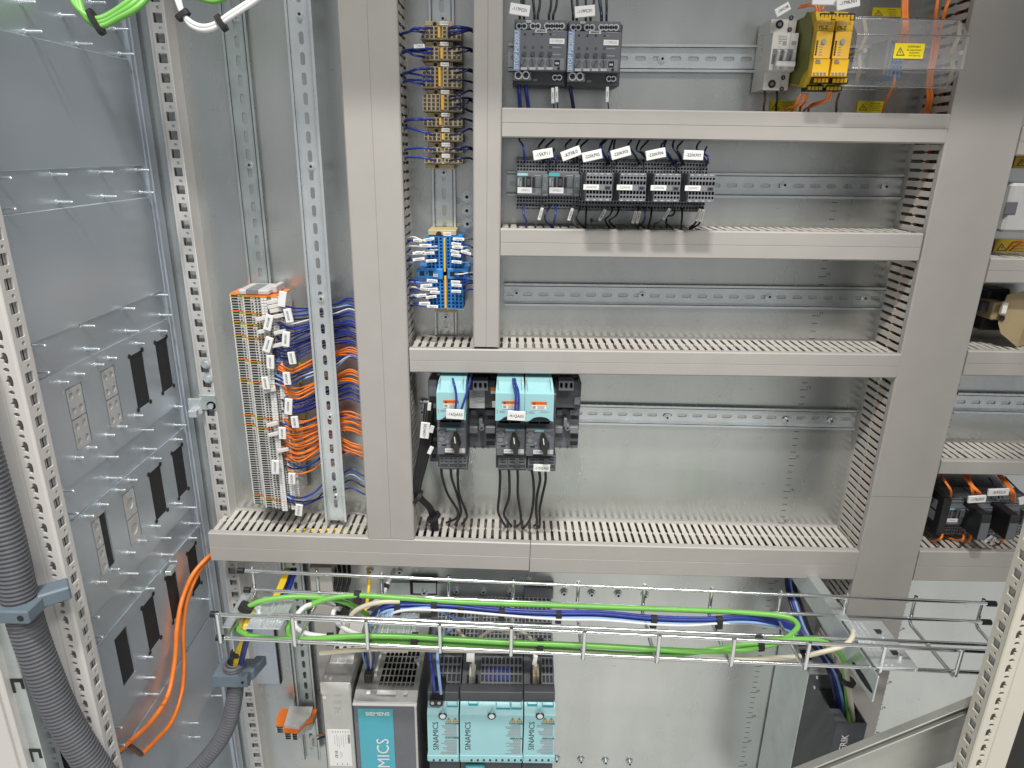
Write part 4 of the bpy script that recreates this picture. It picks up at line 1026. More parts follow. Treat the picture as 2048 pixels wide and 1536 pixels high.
for i, (pts, lb) in enumerate(((((380, 60), (395, 110), (412, 180), (418, 260), (410, 360)), 'blue wire over the left motor starter, left one'), (((545, 60), (540, 110), (515, 200), (490, 280), (462, 360)), 'blue wire over the left motor starter, right one'), (((928, 60), (935, 120), (955, 190), (955, 280), (950, 370)), 'blue wire over the middle motor starter, left one'), (((945, 60), (955, 120), (978, 190), (982, 290), (978, 370)), 'blue wire over the middle motor starter, right one'))):
    wire([c5(*q_) + (d_,) for q_, d_ in zip(pts, (.06, .125, .134, .137, .138))], .0017, 'blue_wire', lb)
g = 'black wires hanging from the motor starters'
for pts in (((283, 870), (290, 960), (340, 1120), (430, 1270), (415, 1340), (330, 1380)), ((365, 870), (378, 980), (420, 1110), (460, 1260), (445, 1340), (410, 1390)), ((438, 870), (432, 960), (445, 1120), (510, 1290), (505, 1350), (470, 1390)), ((805, 850), (815, 960), (808, 1120), (795, 1270), (830, 1360), (860, 1410)), ((888, 850), (898, 980), (895, 1150), (850, 1290), (870, 1350), (915, 1410)), ((968, 850), (975, 980), (975, 1130), (1000, 1310), (1000, 1380), (970, 1410)), ((1080, 850), (1110, 960), (1118, 1130), (1095, 1310), (1060, 1390), (1020, 1430)), ((1165, 900), (1175, 1000), (1145, 1150), (1142, 1300), (1150, 1380), (1120, 1410)), ((1222, 900), (1225, 1000), (1200, 1120), (1172, 1260), (1175, 1350), (1170, 1420))):
    wire([c5(*q_) + (d_,) for q_, d_ in zip(pts, (.098, .095, .085, .075, .06, .035))], .0021, 'black_wire', 'black wire hanging from the bottom of a motor starter', group=g)
# thick black bundle at the left of the starters
g = 'thick black cables beside the motor starters'
for i in range(5):
    x = 12 * i
    wire([c5(150 + x * 1.0, 300 + 60 * (i % 3)) + (.06 + .004 * i,), c5(120 + x * 1.5, 560 + 10 * i) + (.08,), c5(70 + x * 1.4, 850) + (.085,), c5(40 + x * .9, 1060) + (.08,), c5(70 + x * .7, 1150) + (.075,), c5(160 + x * .6, 1240) + (.06,), c5(195 + x * .8, 1340) + (.055,), c5(205 + x * .8, 1480) + (.05,)], .0034, 'black_wire', 'thick black cable of the bundle left of the motor starters', group=g)
for n_, (x, y, r_) in enumerate(((60, 1145, 22), (205, 1330, 40))):
    p = W(*c5(x + 10, y), .078 - .02 * n_); ax = Vector((.7, 0, -.45 - .6 * n_)).normalized()
    tag(MB().cyl(p - ax * .003, p + ax * .003, .0125, n=18).build('cable_tie', 'black'), 'black cable tie round the thick black bundle, %s' % ('upper' if n_ == 0 else 'lower'), 'cable tie')
for x, y, ww, hh, g_, st, lb in ((135, 545, 18, 34, -6, '-12WC02', 'upright white tag 12WC02 on the black cable bundle'), (175, 330, 7, 16, -6, '', 'small blank white sleeve on the black bundle, uppermost'), (197, 535, 8, 15, -14, '', 'small white sleeve right of tag 12WC02'), (185, 725, 8, 17, -24, '', 'small tilted white sleeve on the black bundle, lowest')):
    u, v_ = c5(x, y); tagx(u, v_, .095, ww, hh, g_, st, lb, clip=False)
# ================================================================== left terminal strip
c8 = crop(430, 560, 5.906)
TS = thing('terminal_strip', 'long grey terminal strip with orange separators on the left rail', 'terminals', W(515, 800, 0))
cols = [(458.8, 481.5, .055), (484, 506.5, .068), (507, 520, .071), (520.5, 532, .077), (533, 541, .068), (541.5, 553, .072), (553.5, 562, .058)]
X = [(W(a, 588, d).x, W(b, 588, d).x, d) for a, b, d in cols]
zT, zB = W(470, 588, .055).z, W(514, 1008, .055).z
TP = .0042; NB = int((zT - zB) / TP)
gz_ = [W(459 + (v - 588) * .11, v, .055).z for v in (588, 621, 641, 668, 717, 760, 829.6, 847, 987)]
starts = sorted({min(NB - 1, max(0, int(round((zT - z) / TP)))) for z in gz_})
def block(kind):
    mb = MB(); t = TP * .80
    prof = [(X[0][0], .012)]
    for a, b, d in X: prof += [(a, d), (b, d)]
    prof += [(X[-1][1], .012)]
    prof = [(a, d) for a, d in prof]
    mb.prism([(a, d) for a, d in prof], (0, 0, 0), XU, YN, ZU, t, 0)
    e = .0004; g = 2 if kind == 'first' else 0
    for i in (0, 1):
        a, b, d = X[i]; w_ = b - a
        mb.box(a + w_ * .12, a + w_ * .68, d - .001, d + .0003, t * .12, t * .82, 1)
        mb.box(a + w_ * .74, a + w_ * .92, d - .001, d + .0004, t * .2, t * .75, 3 if kind in ('first', 'second') else 1)
        if kind == 'first':
            mb.box(a, a + w_ * .6, d, d + .0002, t * .05, t * .99, 5); mb.box(a + w_ * .6, b, d, d + .0002, t * .05, t * .99, 4)
    for i in (2, 4):
        a, b, d = X[i]; w_ = b - a
        mb.box(a + w_ * .08, a + w_ * .42, d - .001, d + .0003, t * .2, t * .82, 1); mb.box(a + w_ * .55, a + w_ * .92, d - .001, d + .0003, t * .2, t * .82, 1)
        if kind == 'first': mb.box(a, b, d, d + .0002, t * .82, t * .99, 4)
    for i in (3, 5):
        a, b, d = X[i]
        mb.box(a + .0002, b - .0002, d, d + .0006, .0001, t * .97, 2)
        mb.box(a + (b - a) * .4, a + (b - a) * .6, d + .0006, d + .0007, t * .3, t * .65, 6)
    return mb
kinds = {}
for k in range(NB):
    kd = 'first' if k in starts else 'second' if (k - 1) in starts else 'plain'
    z = zT - TP * (k + 1)
    if kd not in kinds:
        o = block(kd).build('terminal_block', ['strip_grey', 'black', 'white', 'pinkish', 'ground_green', 'ground_yellow', 'print_grey'], TS, origin=((X[0][0] + X[-1][1]) / 2, 0, 0))
        kinds[kd] = o.data; o.location = Vector(((X[0][0] + X[-1][1]) / 2, 0, z)) - TS.location
    else:
        inst('terminal_block', kinds[kd], ((X[0][0] + X[-1][1]) / 2 + rnd.uniform(-.0002, .0002), 0, z), TS)
prof = [(X[0][0] - .0006, .012)]
for a, b, d in X: prof += [(a - .0002, d + .0006), (b + .0002, d + .0006)]
prof += [(X[-1][1] + .0006, .012)]
sepm = None
for s in starts:
    z = zT - TP * s - .0004
    if sepm is None:
        o = MB().prism(prof, (0, 0, 0), XU, YN, ZU, .0009).build('separator', 'orange', TS, origin=((X[0][0] + X[-1][1]) / 2, 0, 0)); sepm = o.data
        o.location = Vector(((X[0][0] + X[-1][1]) / 2, 0, z)) - TS.location
    else: inst('separator', sepm, ((X[0][0] + X[-1][1]) / 2, 0, z), TS)
xa, xb = W(484, 580, .05).x, W(545, 580, .05).x
MB().box(xa, xb, .012, .066, zT + .001, zT + .009, 0, .002).box(xb - .001, xb + .006, .012, .05, zT + .0015, zT + .012, 0, .001).box(xa + .012, xa + .03, .02, .067, zT + .003, zT + .0095, 1, .0005).build('end_bracket', ['grey_light', 'grey_mid'], TS)
# wires from the strip, behind the stand-off rail, into the wide duct
def bundle(n, u0, v0, v1, m0, m1, e0, e1, mts, base, group, r=.00135, ds=.072):
    for i in range(n):
        f = i / max(1, n - 1); j = lambda s: rnd.uniform(-s, s)
        a = v0 + (v1 - v0) * f + j(1); m_ = m0 + (m1 - m0) * f + j(3); e = e0 + (e1 - e0) * f + j(3)
        mt = mts[i % len(mts)]
        ua = u0 + j(6) + (a - 600) * .085
        P = [(ua - 3, a - 2, ds - .012), (ua + 2, a, ds + .004), (ua + 22, a + 7 + j(3), ds - .004), (ua + 50, (a * .45 + m_ * .55) + 7 + j(2), ds - .022), (648 + j(2), m_, .026 + j(.006)), (672, m_ - 3 + (e - m_) * .2, .028 + j(.006)), (700, e - 4 + (e - m_) * .1, .042), (725, e + 6, .045), (742, e + 12, .04)]
        wire(P, r, mt, base, group=group, n=6)
blu = ['blue_wire', 'blue_wire', 'lightblue_wire', 'blue_wire', 'navy_wire', 'white_wire', 'blue_wire']
ora = ['orange_wire']
bundle(9, 556, 606, 660, 612, 640, 604, 636, blu, 'wire of the topmost blue bundle from the terminal strip', 'topmost blue wires from the terminal strip')
bundle(10, 545, 668, 722, 650, 690, 644, 690, ['blue_wire', 'blue_wire', 'blue_wire', 'navy_wire'], 'dark blue wire of the second bundle from the terminal strip', 'second blue wires from the terminal strip')
bundle(5, 548, 730, 742, 708, 716, 702, 712, ora, 'orange wire of the first orange bundle from the terminal strip', 'first orange wires from the terminal strip')
bundle(6, 540, 744, 766, 726, 742, 714, 722, ['blue_wire', 'lightblue_wire', 'blue_wire', 'white_wire'], 'blue or white wire below the first orange bundle', 'blue and white wires below the first orange wires')
bundle(5, 552, 772, 790, 756, 768, 746, 764, ora, 'orange wire of the second orange bundle from the terminal strip', 'second orange wires from the terminal strip')
bundle(7, 552, 796, 822, 778, 808, 768, 800, ['blue_wire', 'navy_wire', 'blue_wire'], 'blue wire between the second and third orange bundles', 'blue wires between the orange bundles')
bundle(5, 545, 838, 856, 828, 842, 828, 850, ora + ora + ['blue_wire'], 'wire of the small orange bundle above the long one', 'small orange bundle from the terminal strip')
bundle(7, 545, 860, 884, 846, 866, 838, 866, ora, 'orange wire in the upper half of the largest orange bundle', 'largest orange bundle, upper half')
bundle(8, 545, 886, 914, 872, 892, 886, 906, ora, 'orange wire in the lower half of the largest orange bundle', 'largest orange bundle, lower half')
bundle(4, 545, 918, 940, 900, 922, 904, 912, ['orange_wire', 'blue_wire', 'navy_wire', 'orange_wire'], 'wire just under the largest orange bundle', 'last wires under the orange bundle')
bundle(4, 545, 992, 1002, 968, 992, 946, 978, ['blue_wire', 'lightblue_wire', 'navy_wire'], 'lowest loose blue wire leaving the terminal strip', 'lowest blue wires from the terminal strip')
# small ferrules and sleeves beside the strip
for i, (u, v) in enumerate(((546, 603), (548, 612), (552, 620), (556, 632), (524, 637), (528, 662), (560, 664), (548, 868), (545, 848), (556, 690), (540, 780), (566, 900))):
    p = W(u, v, .082); tag(MB().obox(p, (Vector((.97, .1, .2)), Vector((-.1, .99, 0)), Vector((-.2, 0, .97))), .009, .0025, .0028, 0, .0006).build('wire_sleeve', 'offwhite'), 'small pale sleeve on a wire end beside the terminal strip', 'sleeve', 'pale sleeves beside the terminal strip')
lt = [(564.6, 598, 15, 31, -12, '', 'blank white tag at the top of the terminal strip'), (577, 631, 15, 28, 8, '-02XG01', 'white tag 02XG01 right of the blank top tag'), (537, 645, 15, 32, -17, '-02XG08', 'white tag 02XG08 over the terminal strip'), (536, 689, 15, 32, -20, '-02XG04', 'white tag 02XG04 over the terminal strip'), (572, 678, 15, 31, -8, '-00XG01', 'white tag 00XG01 among blue wires'), (541, 724, 15, 28, -4, '-21XG01', 'white tag 21XG01 above the orange wires'), (584, 716, 14, 25, 6, '-05XG02', 'white tag 05XG02 touching the first orange wires'), (531.6, 766, 14, 26, 5, '-09XG02', 'white tag 09XG02 with black clip, leftmost over the strip'), (574, 757, 14, 26, 3, '-07XG03', 'white tag 07XG03 below the first orange wires'), (577, 813, 15, 34, -7, '-15XG04', 'long white tag 15XG04 over the lower blue wires'), (590, 844, 14, 24, 3, '-18XG01', 'white tag 18XG01 above the largest orange bundle'), (565, 866, 14, 25, -3, '-16XG01', 'white tag 16XG01 left of the largest orange bundle'), (551, 934, 15, 30, -5, '-17AXG01', 'white tag 17AXG01 at the foot of the orange bundle'), (584, 957, 14, 24, -4, '-22XG01', 'white tag 22XG01 below the orange bundle'), (598, 1020, 14, 25, -9, '-23XG12', 'white tag 23XG12 hanging over the slotted duct')]
for u, v, ww, hh, g_, st, lb in lt: tagx(u, v, .088, ww, hh, g_, st, lb, h=4.2)
# yellow stickers half hidden behind the wires
for i, (u, v, hh) in enumerate(((592, 745, 40), (598, 820, 36), (600, 905, 42))):
    x, y = u, v
    w2 = 10
    t = thing('warning_sticker', ('yellow warning sticker behind the first orange wires, turned sideways', 'yellow warning sticker behind the lower blue wires, turned sideways', 'yellow warning sticker behind the largest orange bundle, turned sideways')[i], 'sticker', W(u, v, 0)); vv = Dev(t, lambda x, y: (x, y))
    vv.b('sticker_sheet', u - w2, v - hh / 2, u + w2, v + hh / 2, .0002, .0006, 'sticker_yellow', 0)
    p0_ = [W(u - 7, v + hh * .44, .0008), W(u + 7, v + hh * .38, .0008), W(u - 6, v + hh * .20, .0008)]
    MB().add(p0_, [(0, 1, 2)]).build('hazard_triangle', 'print_dark', t)
    vv.t('ACHTUNG !', u - 5, v - hh * .15, 3, .0008, 'print_dark', 90, sx=.9)
    vv.multi('print', [(u - 1 + 3 * k, v - hh * .4, u + .2 + 3 * k, v + hh * .12) for k in range(3)], .0004, .0008, 'print_dark')

# ================================================================== beige terminal groups on the middle rail
c6 = crop(780, 0, 4.2667)
TD = .056
gl = [(185, 225, 330, 3, '117XD05'), (360, 400, 510, 3, '117XD12'), (535, 570, 745, 5, '118XD05'), (770, 805, 945, 4, '118XD12'), (965, 1005, 1075, 2, '119XD05'), (1095, 1135, 1200, 2, '119XD12'), (1220, 1260, 1293, 1, '120XD05'), (1315, 1352, 1388, 1, '120XD12')]
lbl = ['topmost beige terminal group, three rows, yellow jumper', 'second beige terminal group, three rows with blue wires', 'tallest beige terminal group with five rows', 'beige terminal group with four empty left rows', 'beige terminal group of two rows, upper of the two-row pair', 'beige terminal group of two rows, lower of the two-row pair', 'beige single-row terminal group, upper of two', 'beige single-row terminal group, lower of two']
for gi, (y0, y1, y2, n, code) in enumerate(gl):
    sh = (y0 - 185) * .03; xr_s = (y0 - 185) * .012
    t = thing('terminal_group', lbl[gi], 'terminals', W(*c6(430, (y0 + y2) / 2), 0), 'beige terminal groups on the middle rail'); v = Dev(t, c6)
    b_ = v.b('end_bracket', 295 + sh, y0 - 4, 528 + xr_s, y1 - 2, .008, .048, 'beige_yellow', .0008)
    v.multi('rib', [(470 + 18 * k + xr_s, y0 - 2, 478 + 18 * k + xr_s, y1 - 4) for k in range(4)], .045, .0486, 'beige', parent=b_)
    q = W(*c6(382 + sh * .6, (y0 + y1) / 2), .0482); MB().cyl(q, q + YN * .0008, .0040, n=16).cyl(q + YN * .0008, q + YN * .0010, .0026, n=10, m=1).build('screw', ['tan', 'hole_dark'], b_)
    v.plate('name_tag', 425 + sh * .5, y0 - 2, 497 + sh * .5, y0 + 30, TD - .002, .002, 'white', code, 14, 'print_dark', .95)
    for r in range(n):
        ya, yb = y1 + (y2 - y1) * r / n, y1 + (y2 - y1) * (r + 1) / n - 1.5
        xa, xb = (262 + sh), (608 + xr_s)
        k = v.b('terminal', xa, ya, xb, yb, .010, TD - .0045, 'beige', .0002)
        v.grid('front', xa, ya, 412 + sh * .8, yb, TD, 4, 1, .68, .78, .007, ['beige', 'black'], False, k, back=.02)
        v.grid('front', 445 + sh * .6, ya, xb, yb, TD, 4, 1, .62, .74, .007, ['beige', 'black'], False, k, back=.02)
    v.b('end_plate', 258 + sh, y2 - 2, 608 + xr_s, y2 + 10, .01, TD - .003, 'beige', .0004)
    if n > 1: v.b('jumper', 406 + sh * .5 + (gi % 2) * 20, y1 + 3, 427 + sh * .5 + (gi % 2) * 20, y2 - 8, TD - .004, TD + .003, 'jumper_yellow', .0005)
t = thing('end_bracket', 'last beige end bracket below the single-row groups', 'bracket', W(*c6(430, 1420), 0)); v = Dev(t, c6)
v.b('body', 305, 1400, 548, 1440, .008, .045, 'beige_yellow', .001); v.multi('rib', [(440 + 26 * k, 1402, 452 + 26 * k, 1438) for k in range(4)], .04, .0456, 'beige')
q = W(*c6(402, 1418), .0452); MB().cyl(q, q + YN * .0008, .0042, n=16).cyl(q + YN * .0008, q + YN * .0010, .0026, n=10, m=1).build('screw', ['tan', 'hole_dark'], t)
g = 'blue wires from the wide duct into the beige terminals'
for (xt, yt, yd) in ((350, 238, 285), (300, 242, 290), (290, 275, 292), (350, 415, 446), (350, 452, 452), (290, 485, 456), (310, 430, 440), (360, 584, 628), (310, 590, 634), (360, 655, 640), (360, 690, 700), (290, 720, 705), (370, 1020, 1040), (300, 1022, 1045), (372, 1152, 1108), (378, 1275, 1285), (380, 1367, 1360)):
    wire([c6(xt + 8, yt) + (TD - .006,), c6(xt - 6, yt) + (TD + .008,), c6(xt - 90, (yt * .7 + yd * .3) - 12 + rnd.uniform(-5, 5)) + (TD + .016,), c6(150, yd - 16 + rnd.uniform(-4, 4)) + (TD + .002,), c6(95 + (yd - 300) * .03, yd) + (.042,), c6(60, yd + 10) + (.035,)], .0015, 'blue_wire', 'blue wire from the wide duct to a beige terminal', group=g)
g = 'dark wires from the beige terminals to the narrow duct'
for (xt, yt, yd) in ((505, 238, 252), (510, 245, 262), (505, 275, 258), (505, 302, 272), (505, 418, 425), (575, 452, 442), (510, 590, 616), (572, 622, 602), (510, 690, 706), (512, 824, 784), (515, 856, 850), (580, 890, 868), (512, 930, 956), (515, 1022, 1036), (515, 1154, 1112), (515, 1276, 1268), (580, 1282, 1280), (515, 1370, 1360)):
    wire([c6(xt - 8, yt) + (TD - .006,), c6(xt + 6, yt - 2) + (TD + .008,), c6(xt + 80, yt - 14 + (yd - yt) * .1 + rnd.uniform(-6, 6)) + (TD + .014,), c6(672, yd - 12) + (TD,), c6(712, yd + 2) + (.042,), c6(750, yd + 14) + (.035,)], .0015, 'navy_wire' if yd % 3 else 'blue_wire', 'dark blue wire from a beige terminal to the narrow duct', group=g)
u, v_ = c6(250, 395); tagx(u, v_, .078, 22, 7, 4, '117XD12', 'small white sleeve left of the second beige group', clip=False)

# ================================================================== blue terminals
c7 = crop(780, 340, 4.2667)
t = thing('terminal_group', 'bright blue terminal group with a larger feed-in block', 'terminals', W(*c7(460, 860), 0)); v = Dev(t, c7)
v.b('end_bracket', 322, 512, 565, 560, .008, .050, 'beige_yellow', .001)
q = W(*c7(418, 548), .0502); MB().cyl(q, q + YN * .001, .0042, n=16, m=1).build('screw', ['tan', 'hole_dark'], t)
v.plate('name_tag', 455, 533, 522, 563, .0502, .0015, 'white', '-13XD01', 13, 'print_dark', .9)
v.b('end_bracket', 385, 1190, 560, 1218, .008, .046, 'beige_yellow', .001)
v.b('end_plate', 335, 1180, 628, 1190, .01, .055, 'grey_light', .0003)
for part_, (ya, yb, n) in enumerate(((570, 842, 9), (938, 1182, 8))):
    for r in range(n):
        a, b = ya + (yb - ya) * r / n, ya + (yb - ya) * (r + 1) / n - 1
        sh = (a - 570) * .055
        k = v.b('terminal', 302 + sh, a, 618 + sh * .3, b, .010, TD - .0045, 'blue_term', .0002)
        v.grid('front', 310 + sh * .9, a, 450 + sh * .5, b, TD, 4, 1, .64, .78, .007, ['blue_term', 'black'], False, k, back=.02)
        v.grid('front', 478 + sh * .4, a, 612 + sh * .3, b, TD, 4, 1, .64, .78, .007, ['blue_term', 'black'], False, k, back=.02)
v.b('jumper', 457, 585, 474, 870, TD - .004, TD + .003, 'jumper_yellow', .0005); v.b('jumper', 464, 905, 483, 1180, TD - .004, TD + .003, 'jumper_yellow', .0005)
k = v.b('feed_terminal', 228, 842, 452, 934, .01, TD + .004, 'blue_term', .0012); v.multi('opening', [(252, 862, 292, 902), (330, 862, 368, 900), (308, 876, 322, 888)], TD, TD + .0043, 'black', parent=k)
v.plate('name_tag', 368, 888, 410, 914, TD + .0042, .0006, 'white', '13', 12, parent=k)
k = v.b('feed_terminal', 488, 842, 672, 934, .01, TD + .004, 'blue_term', .0012); v.multi('opening', [(512, 870, 552, 908), (585, 870, 630, 910)], TD, TD + .0043, 'black', parent=k)
v.b('end_plate', 238, 826, 330, 846, .01, TD - .006, 'blue_term', .0008)
g = 'blue and white wires left of the blue terminals'
for i, (xt, yt, yd, mt) in enumerate(((395, 590, 605, 'blue_wire'), (380, 595, 588, 'white_wire'), (395, 652, 655, 'white_wire'), (398, 682, 722, 'white_wire'), (390, 705, 728, 'blue_wire'), (330, 700, 722, 'white_wire'), (395, 770, 805, 'lightblue_wire'), (330, 765, 770, 'blue_wire'), (400, 950, 940, 'blue_wire'), (400, 960, 965, 'lightblue_wire'), (350, 990, 945, 'blue_wire'), (400, 1018, 1015, 'white_wire'), (340, 1018, 1028, 'blue_wire'), (410, 1045, 1085, 'white_wire'), (390, 1085, 1095, 'blue_wire'), (330, 1075, 1080, 'lightblue_wire'), (340, 1135, 1150, 'blue_wire'), (405, 1165, 1160, 'blue_wire'), (400, 1160, 1150, 'lightblue_wire'))):
    wire([c7(xt + 10, yt) + (TD - .006,), c7(xt - 6, yt) + (TD + .008,), c7(xt - 100, yt + 2 + rnd.uniform(-6, 6)) + (TD + .012,), c7(200, yd - 10 + rnd.uniform(-8, 8)) + (TD + .004,), c7(130 + (yd - 590) * .05, yd) + (.042,), c7(90, yd + 6) + (.035,)], .0013, mt, 'thin wire from the wide duct into the blue terminals', group=g)
g = 'blue and white wires right of the blue terminals'
for i, (xt, yt, yd, mt) in enumerate(((530, 592, 588, 'grey_wire'), (530, 630, 662, 'blue_wire'), (530, 655, 655, 'lightblue_wire'), (600, 690, 735, 'white_wire'), (530, 715, 738, 'blue_wire'), (540, 782, 808, 'lightblue_wire'), (555, 890, 878, 'white_wire'), (560, 895, 892, 'blue_wire'), (540, 955, 945, 'blue_wire'), (545, 985, 962, 'blue_wire'), (560, 1030, 1018, 'blue_wire'))):
    wire([c7(xt - 8, yt) + (TD - .006,), c7(xt + 8, yt) + (TD + .008,), c7(xt + 70, yt + rnd.uniform(-5, 5)) + (TD + .010,), c7(675, (yt + 2 * yd) / 3 - 4) + (TD,), c7(712, yd + 2) + (.042,), c7(750, yd + 8) + (.036,)], .0013, mt, 'thin wire from the blue terminals into the narrow duct', group=g)
for i, (x, y, w_, g_) in enumerate(((235, 602, 75, -6), (332, 592, 95, 13), (303, 645, 104, 0), (245, 708, 105, 5), (330, 710, 100, 4), (245, 762, 104, 8), (352, 775, 92, 4), (360, 945, 92, -4), (310, 985, 100, 5), (290, 1015, 70, -6), (362, 1018, 92, 3), (383, 1044, 82, -2), (270, 1072, 82, 8), (352, 1083, 92, 8), (295, 1138, 95, 2), (363, 1165, 96, -2),
                                   (585, 590, 98, -1), (565, 632, 84, -6), (575, 658, 96, -1), (555, 697, 76, -12), (563, 728, 84, -8), (568, 785, 86, -4), (648, 705, 92, -17), (560, 956, 80, -2), (568, 984, 88, -4), (565, 1036, 84, -2))):
    u, q_ = c7(x, y); s_ = 'left' if x < 450 else 'right'
    tagx(u, q_, TD + .019, w_ / 4.2667, 24 / 4.2667, g_, '13XD01:%d' % (i % 9 + 1), 'small white sleeve tag on the %s side of the blue terminals' % s_, clip=False, th=.0028, h=2.6, group='sleeve tags %s of the blue terminals' % s_)
for i, (x, y) in enumerate(((658, 228), (658, 345), (662, 458))):
    bolt(W(*c7(x, y), 0), .0055, label='%s of three earth bolts right of the middle rail' % ('top', 'middle', 'bottom')[i] if i else 'topmost of three earth bolts right of the middle rail', group='earth bolts on the plate', h=.006)
for i, (x, y) in enumerate(((578, 262), (578, 425))):
    p = W(*c7(x, y), 0); s = (W(*c7(x + 22, y), 0) - p).length; mb = MB()
    P = [p + Vector((math.cos(R(20 * k)) * s, -.0004, math.sin(R(20 * k)) * s)) for k in range(19)]; mb.tube(P, .0004, 4)
    mb.box(p.x - .0004, p.x + .0004, 0, .0004, p.z, p.z + s * .7)
    for k in range(3): mb.box(p.x - s * (.6 - .2 * k), p.x + s * (.6 - .2 * k), 0, .0004, p.z - .0015 * k - .0003, p.z - .0015 * k + .0003)
    tag(mb.build('earth_symbol', 'print_grey'), 'stamped earth symbol beside the %s earth bolt' % ('upper', 'lower')[i], 'symbol')

# ================================================================== contactors in the right bay
c9 = crop(1780, 880, 4.8)
for i, x0 in enumerate((535, 802, 1068)):
    cm = lambda x, y, x0=x0: c9(x0 + 14 + (x - 155) * 265 / 290 - (y - 212) / 480 * 62, 545 + i * 2 + (y - 212) * 365 / 480)
    t = thing('contactor', ('dark contactor with orange wires, first in the right bay', 'dark contactor with orange wires, second in the right bay', 'dark contactor cut by the right front post')[i], 'contactor', W(*cm(300, 450), 0), 'contactors in the right bay')
    contactor_body(cm, t)
    v = Dev(t, cm)
    if i == 0:
        v.plate('name_tag', 175, 490, 312, 535, .0688, .0008, 'white', '-17KF07', 17, 'print_grey')
        X0, X1, Z0, Z1 = v.rc(155, 220, 440, 680, .07)
        MB().box(X0 - .014, X0 - .001, .01, .075, Z0, Z1, 0, .001).build('side_block', 'black', t)
        for k in range(2):
            za = Z1 - (Z1 - Z0) * (.30 + .30 * k)
            MB().box(X0 - .0146, X0 - .0139, .02, .06, za - .008, za + .008).build('side_label', 'grey_mid', t)
    else:
        X0, X1, Z0, Z1 = v.rc(150, 360, 440, 660, .085)
        MB().box(X0 - .004, X0 + .012, .06, .108, Z0, Z1, 0, .001).build('front_block', 'black', t)
        MB().box(X0 - .003, X0 + .011, .1078, .1086, Z0 + .001, Z0 + (Z1 - Z0) * .7).build('block_label', 'grey_device', t)
for u, v_, w_, h_, g_, st, lb in ((1953.5, 998, 35, 15, 5, '-17KF07', 'white tag 17KF07 above the right-bay contactors'), (1996.5, 984, 41, 15, 4, '-KF32.0', 'white tag KF32.0 above the right-bay contactors'), (2048, 1000, 22, 16, 20, '', 'white tag cut by the right photo edge'), ):
    tagx(u, v_, .10, w_, h_, g_, st, lb)
g = 'orange wires above the right-bay contactors'
for P in (((490, 330), (530, 400), (585, 490), (575, 575)), ((690, 330), (760, 420), (800, 480), (790, 540)), ((715, 330), (780, 430), (840, 500), (850, 540)), ((745, 330), (790, 430), (865, 510), (865, 540)), ((760, 330), (770, 420), (790, 500), (788, 540)), ((1040, 340), (1110, 430), (1160, 510), (1165, 580)), ((1060, 340), (1130, 430), (1180, 510), (1180, 580)), ((1075, 345), (1150, 440), (1195, 520), (1192, 580))):
    wire([c9(*q_) + (d_,) for q_, d_ in zip(P, (.05, .075, .085, .06))], .0019, 'orange_wire', 'orange wire entering a right-bay contactor from above', group=g)
g = 'orange wires below the right-bay contactors'
for P in (((490, 870), (502, 910), (480, 950), (420, 965), (350, 960)), ((690, 880), (708, 920), (690, 960), (620, 960), (520, 920)), ((755, 875), (772, 920), (760, 970), (720, 985), (660, 990)), ((1070, 885), (1088, 920), (1085, 960), (1060, 990), (1040, 1010))):
    wire([c9(*q_) + (d_,) for q_, d_ in zip(P, (.058, .075, .08, .06, .04))], .0019, 'orange_wire', 'orange wire curling out below a right-bay contactor', group=g)
wire([c9(950, 360) + (.05,), c9(990, 420) + (.06,), c9(1040, 500) + (.065,), c9(1045, 560) + (.06,)], .0013, 'navy_wire', 'dark wire behind tag KF32.0 in the right bay')
wire([c9(1100, 350) + (.05,), c9(1180, 430) + (.06,), c9(1280, 530) + (.06,), c9(1330, 600) + (.05,)], .0013, 'navy_wire', 'dark blue wire slanting to the right edge of the right bay')
for k, (x, y, g_) in enumerate(((945, 950, -40), (990, 970, -15))):
    u, q_ = c9(x, y); tagx(u, q_, .085, 6, 19, g_, 'KF32', ('left sleeve tag below the second right-bay contactor', 'right sleeve tag below the second right-bay contactor')[k], mt='offwhite', clip=False, th=.0022)
# tan relay and other pieces in the upper part of the right bay
c10 = crop(1780, 500, 3.84)
t = thing('terminal_relay', 'tan wedge-shaped terminal housing in the right bay', 'terminal', W(*c10(960, 520), .03)); 
P = [W(*c10(x, y), .06) for x, y in ((1040, 310), (900, 345), (870, 420), (830, 560), (850, 640), (975, 745), (1040, 560))]
mb = MB(); n = len(P); vs = [p for p in P] + [p + Vector((.05, .03, 0)) for p in P]
mb.add(vs, [tuple(range(n)), tuple(range(2 * n - 1, n - 1, -1))] + [(i, n + i, n + (i + 1) % n, (i + 1) % n) for i in range(n)]).build('housing', 'tan', t)
v = Dev(t, c10)
v.b('clip', 860, 400, 905, 500, .06, .066, 'beige', .001); v.plate('name_tag', 862, 428, 898, 488, .066, .0006, 'white', None); v.b('foot', 790, 400, 870, 540, .02, .056, 'tan', .002)
q = W(*c10(860, 525), .061); MB().cyl(q, q + YN * .001, .004, n=12).build('screw_hole', 'hole_dark', t)
t = thing('clear_cover', 'grey translucent cover with dark inset at the right edge', 'cover', W(2040, 420, .05)); v = Dev(t, crop(1780, 0, 3.0709))
v.b('cover_body', 722, 1125, 960, 1430, .01, .07, 'grey_light', .004); v.b('inset', 712, 1240, 782, 1318, .068, .0712, 'grey_device', .001)
warning(crop(1780, 0, 3.0709), 640, 1470, 860, 1560, .003, 'dim yellow sticker below the translucent cover, right edge', 'yellow_dull')
warning(crop(1780, 0, 3.0709), 765, 955, 980, 1035, .003, 'dim yellow sticker below the top right short duct', 'yellow_dull')
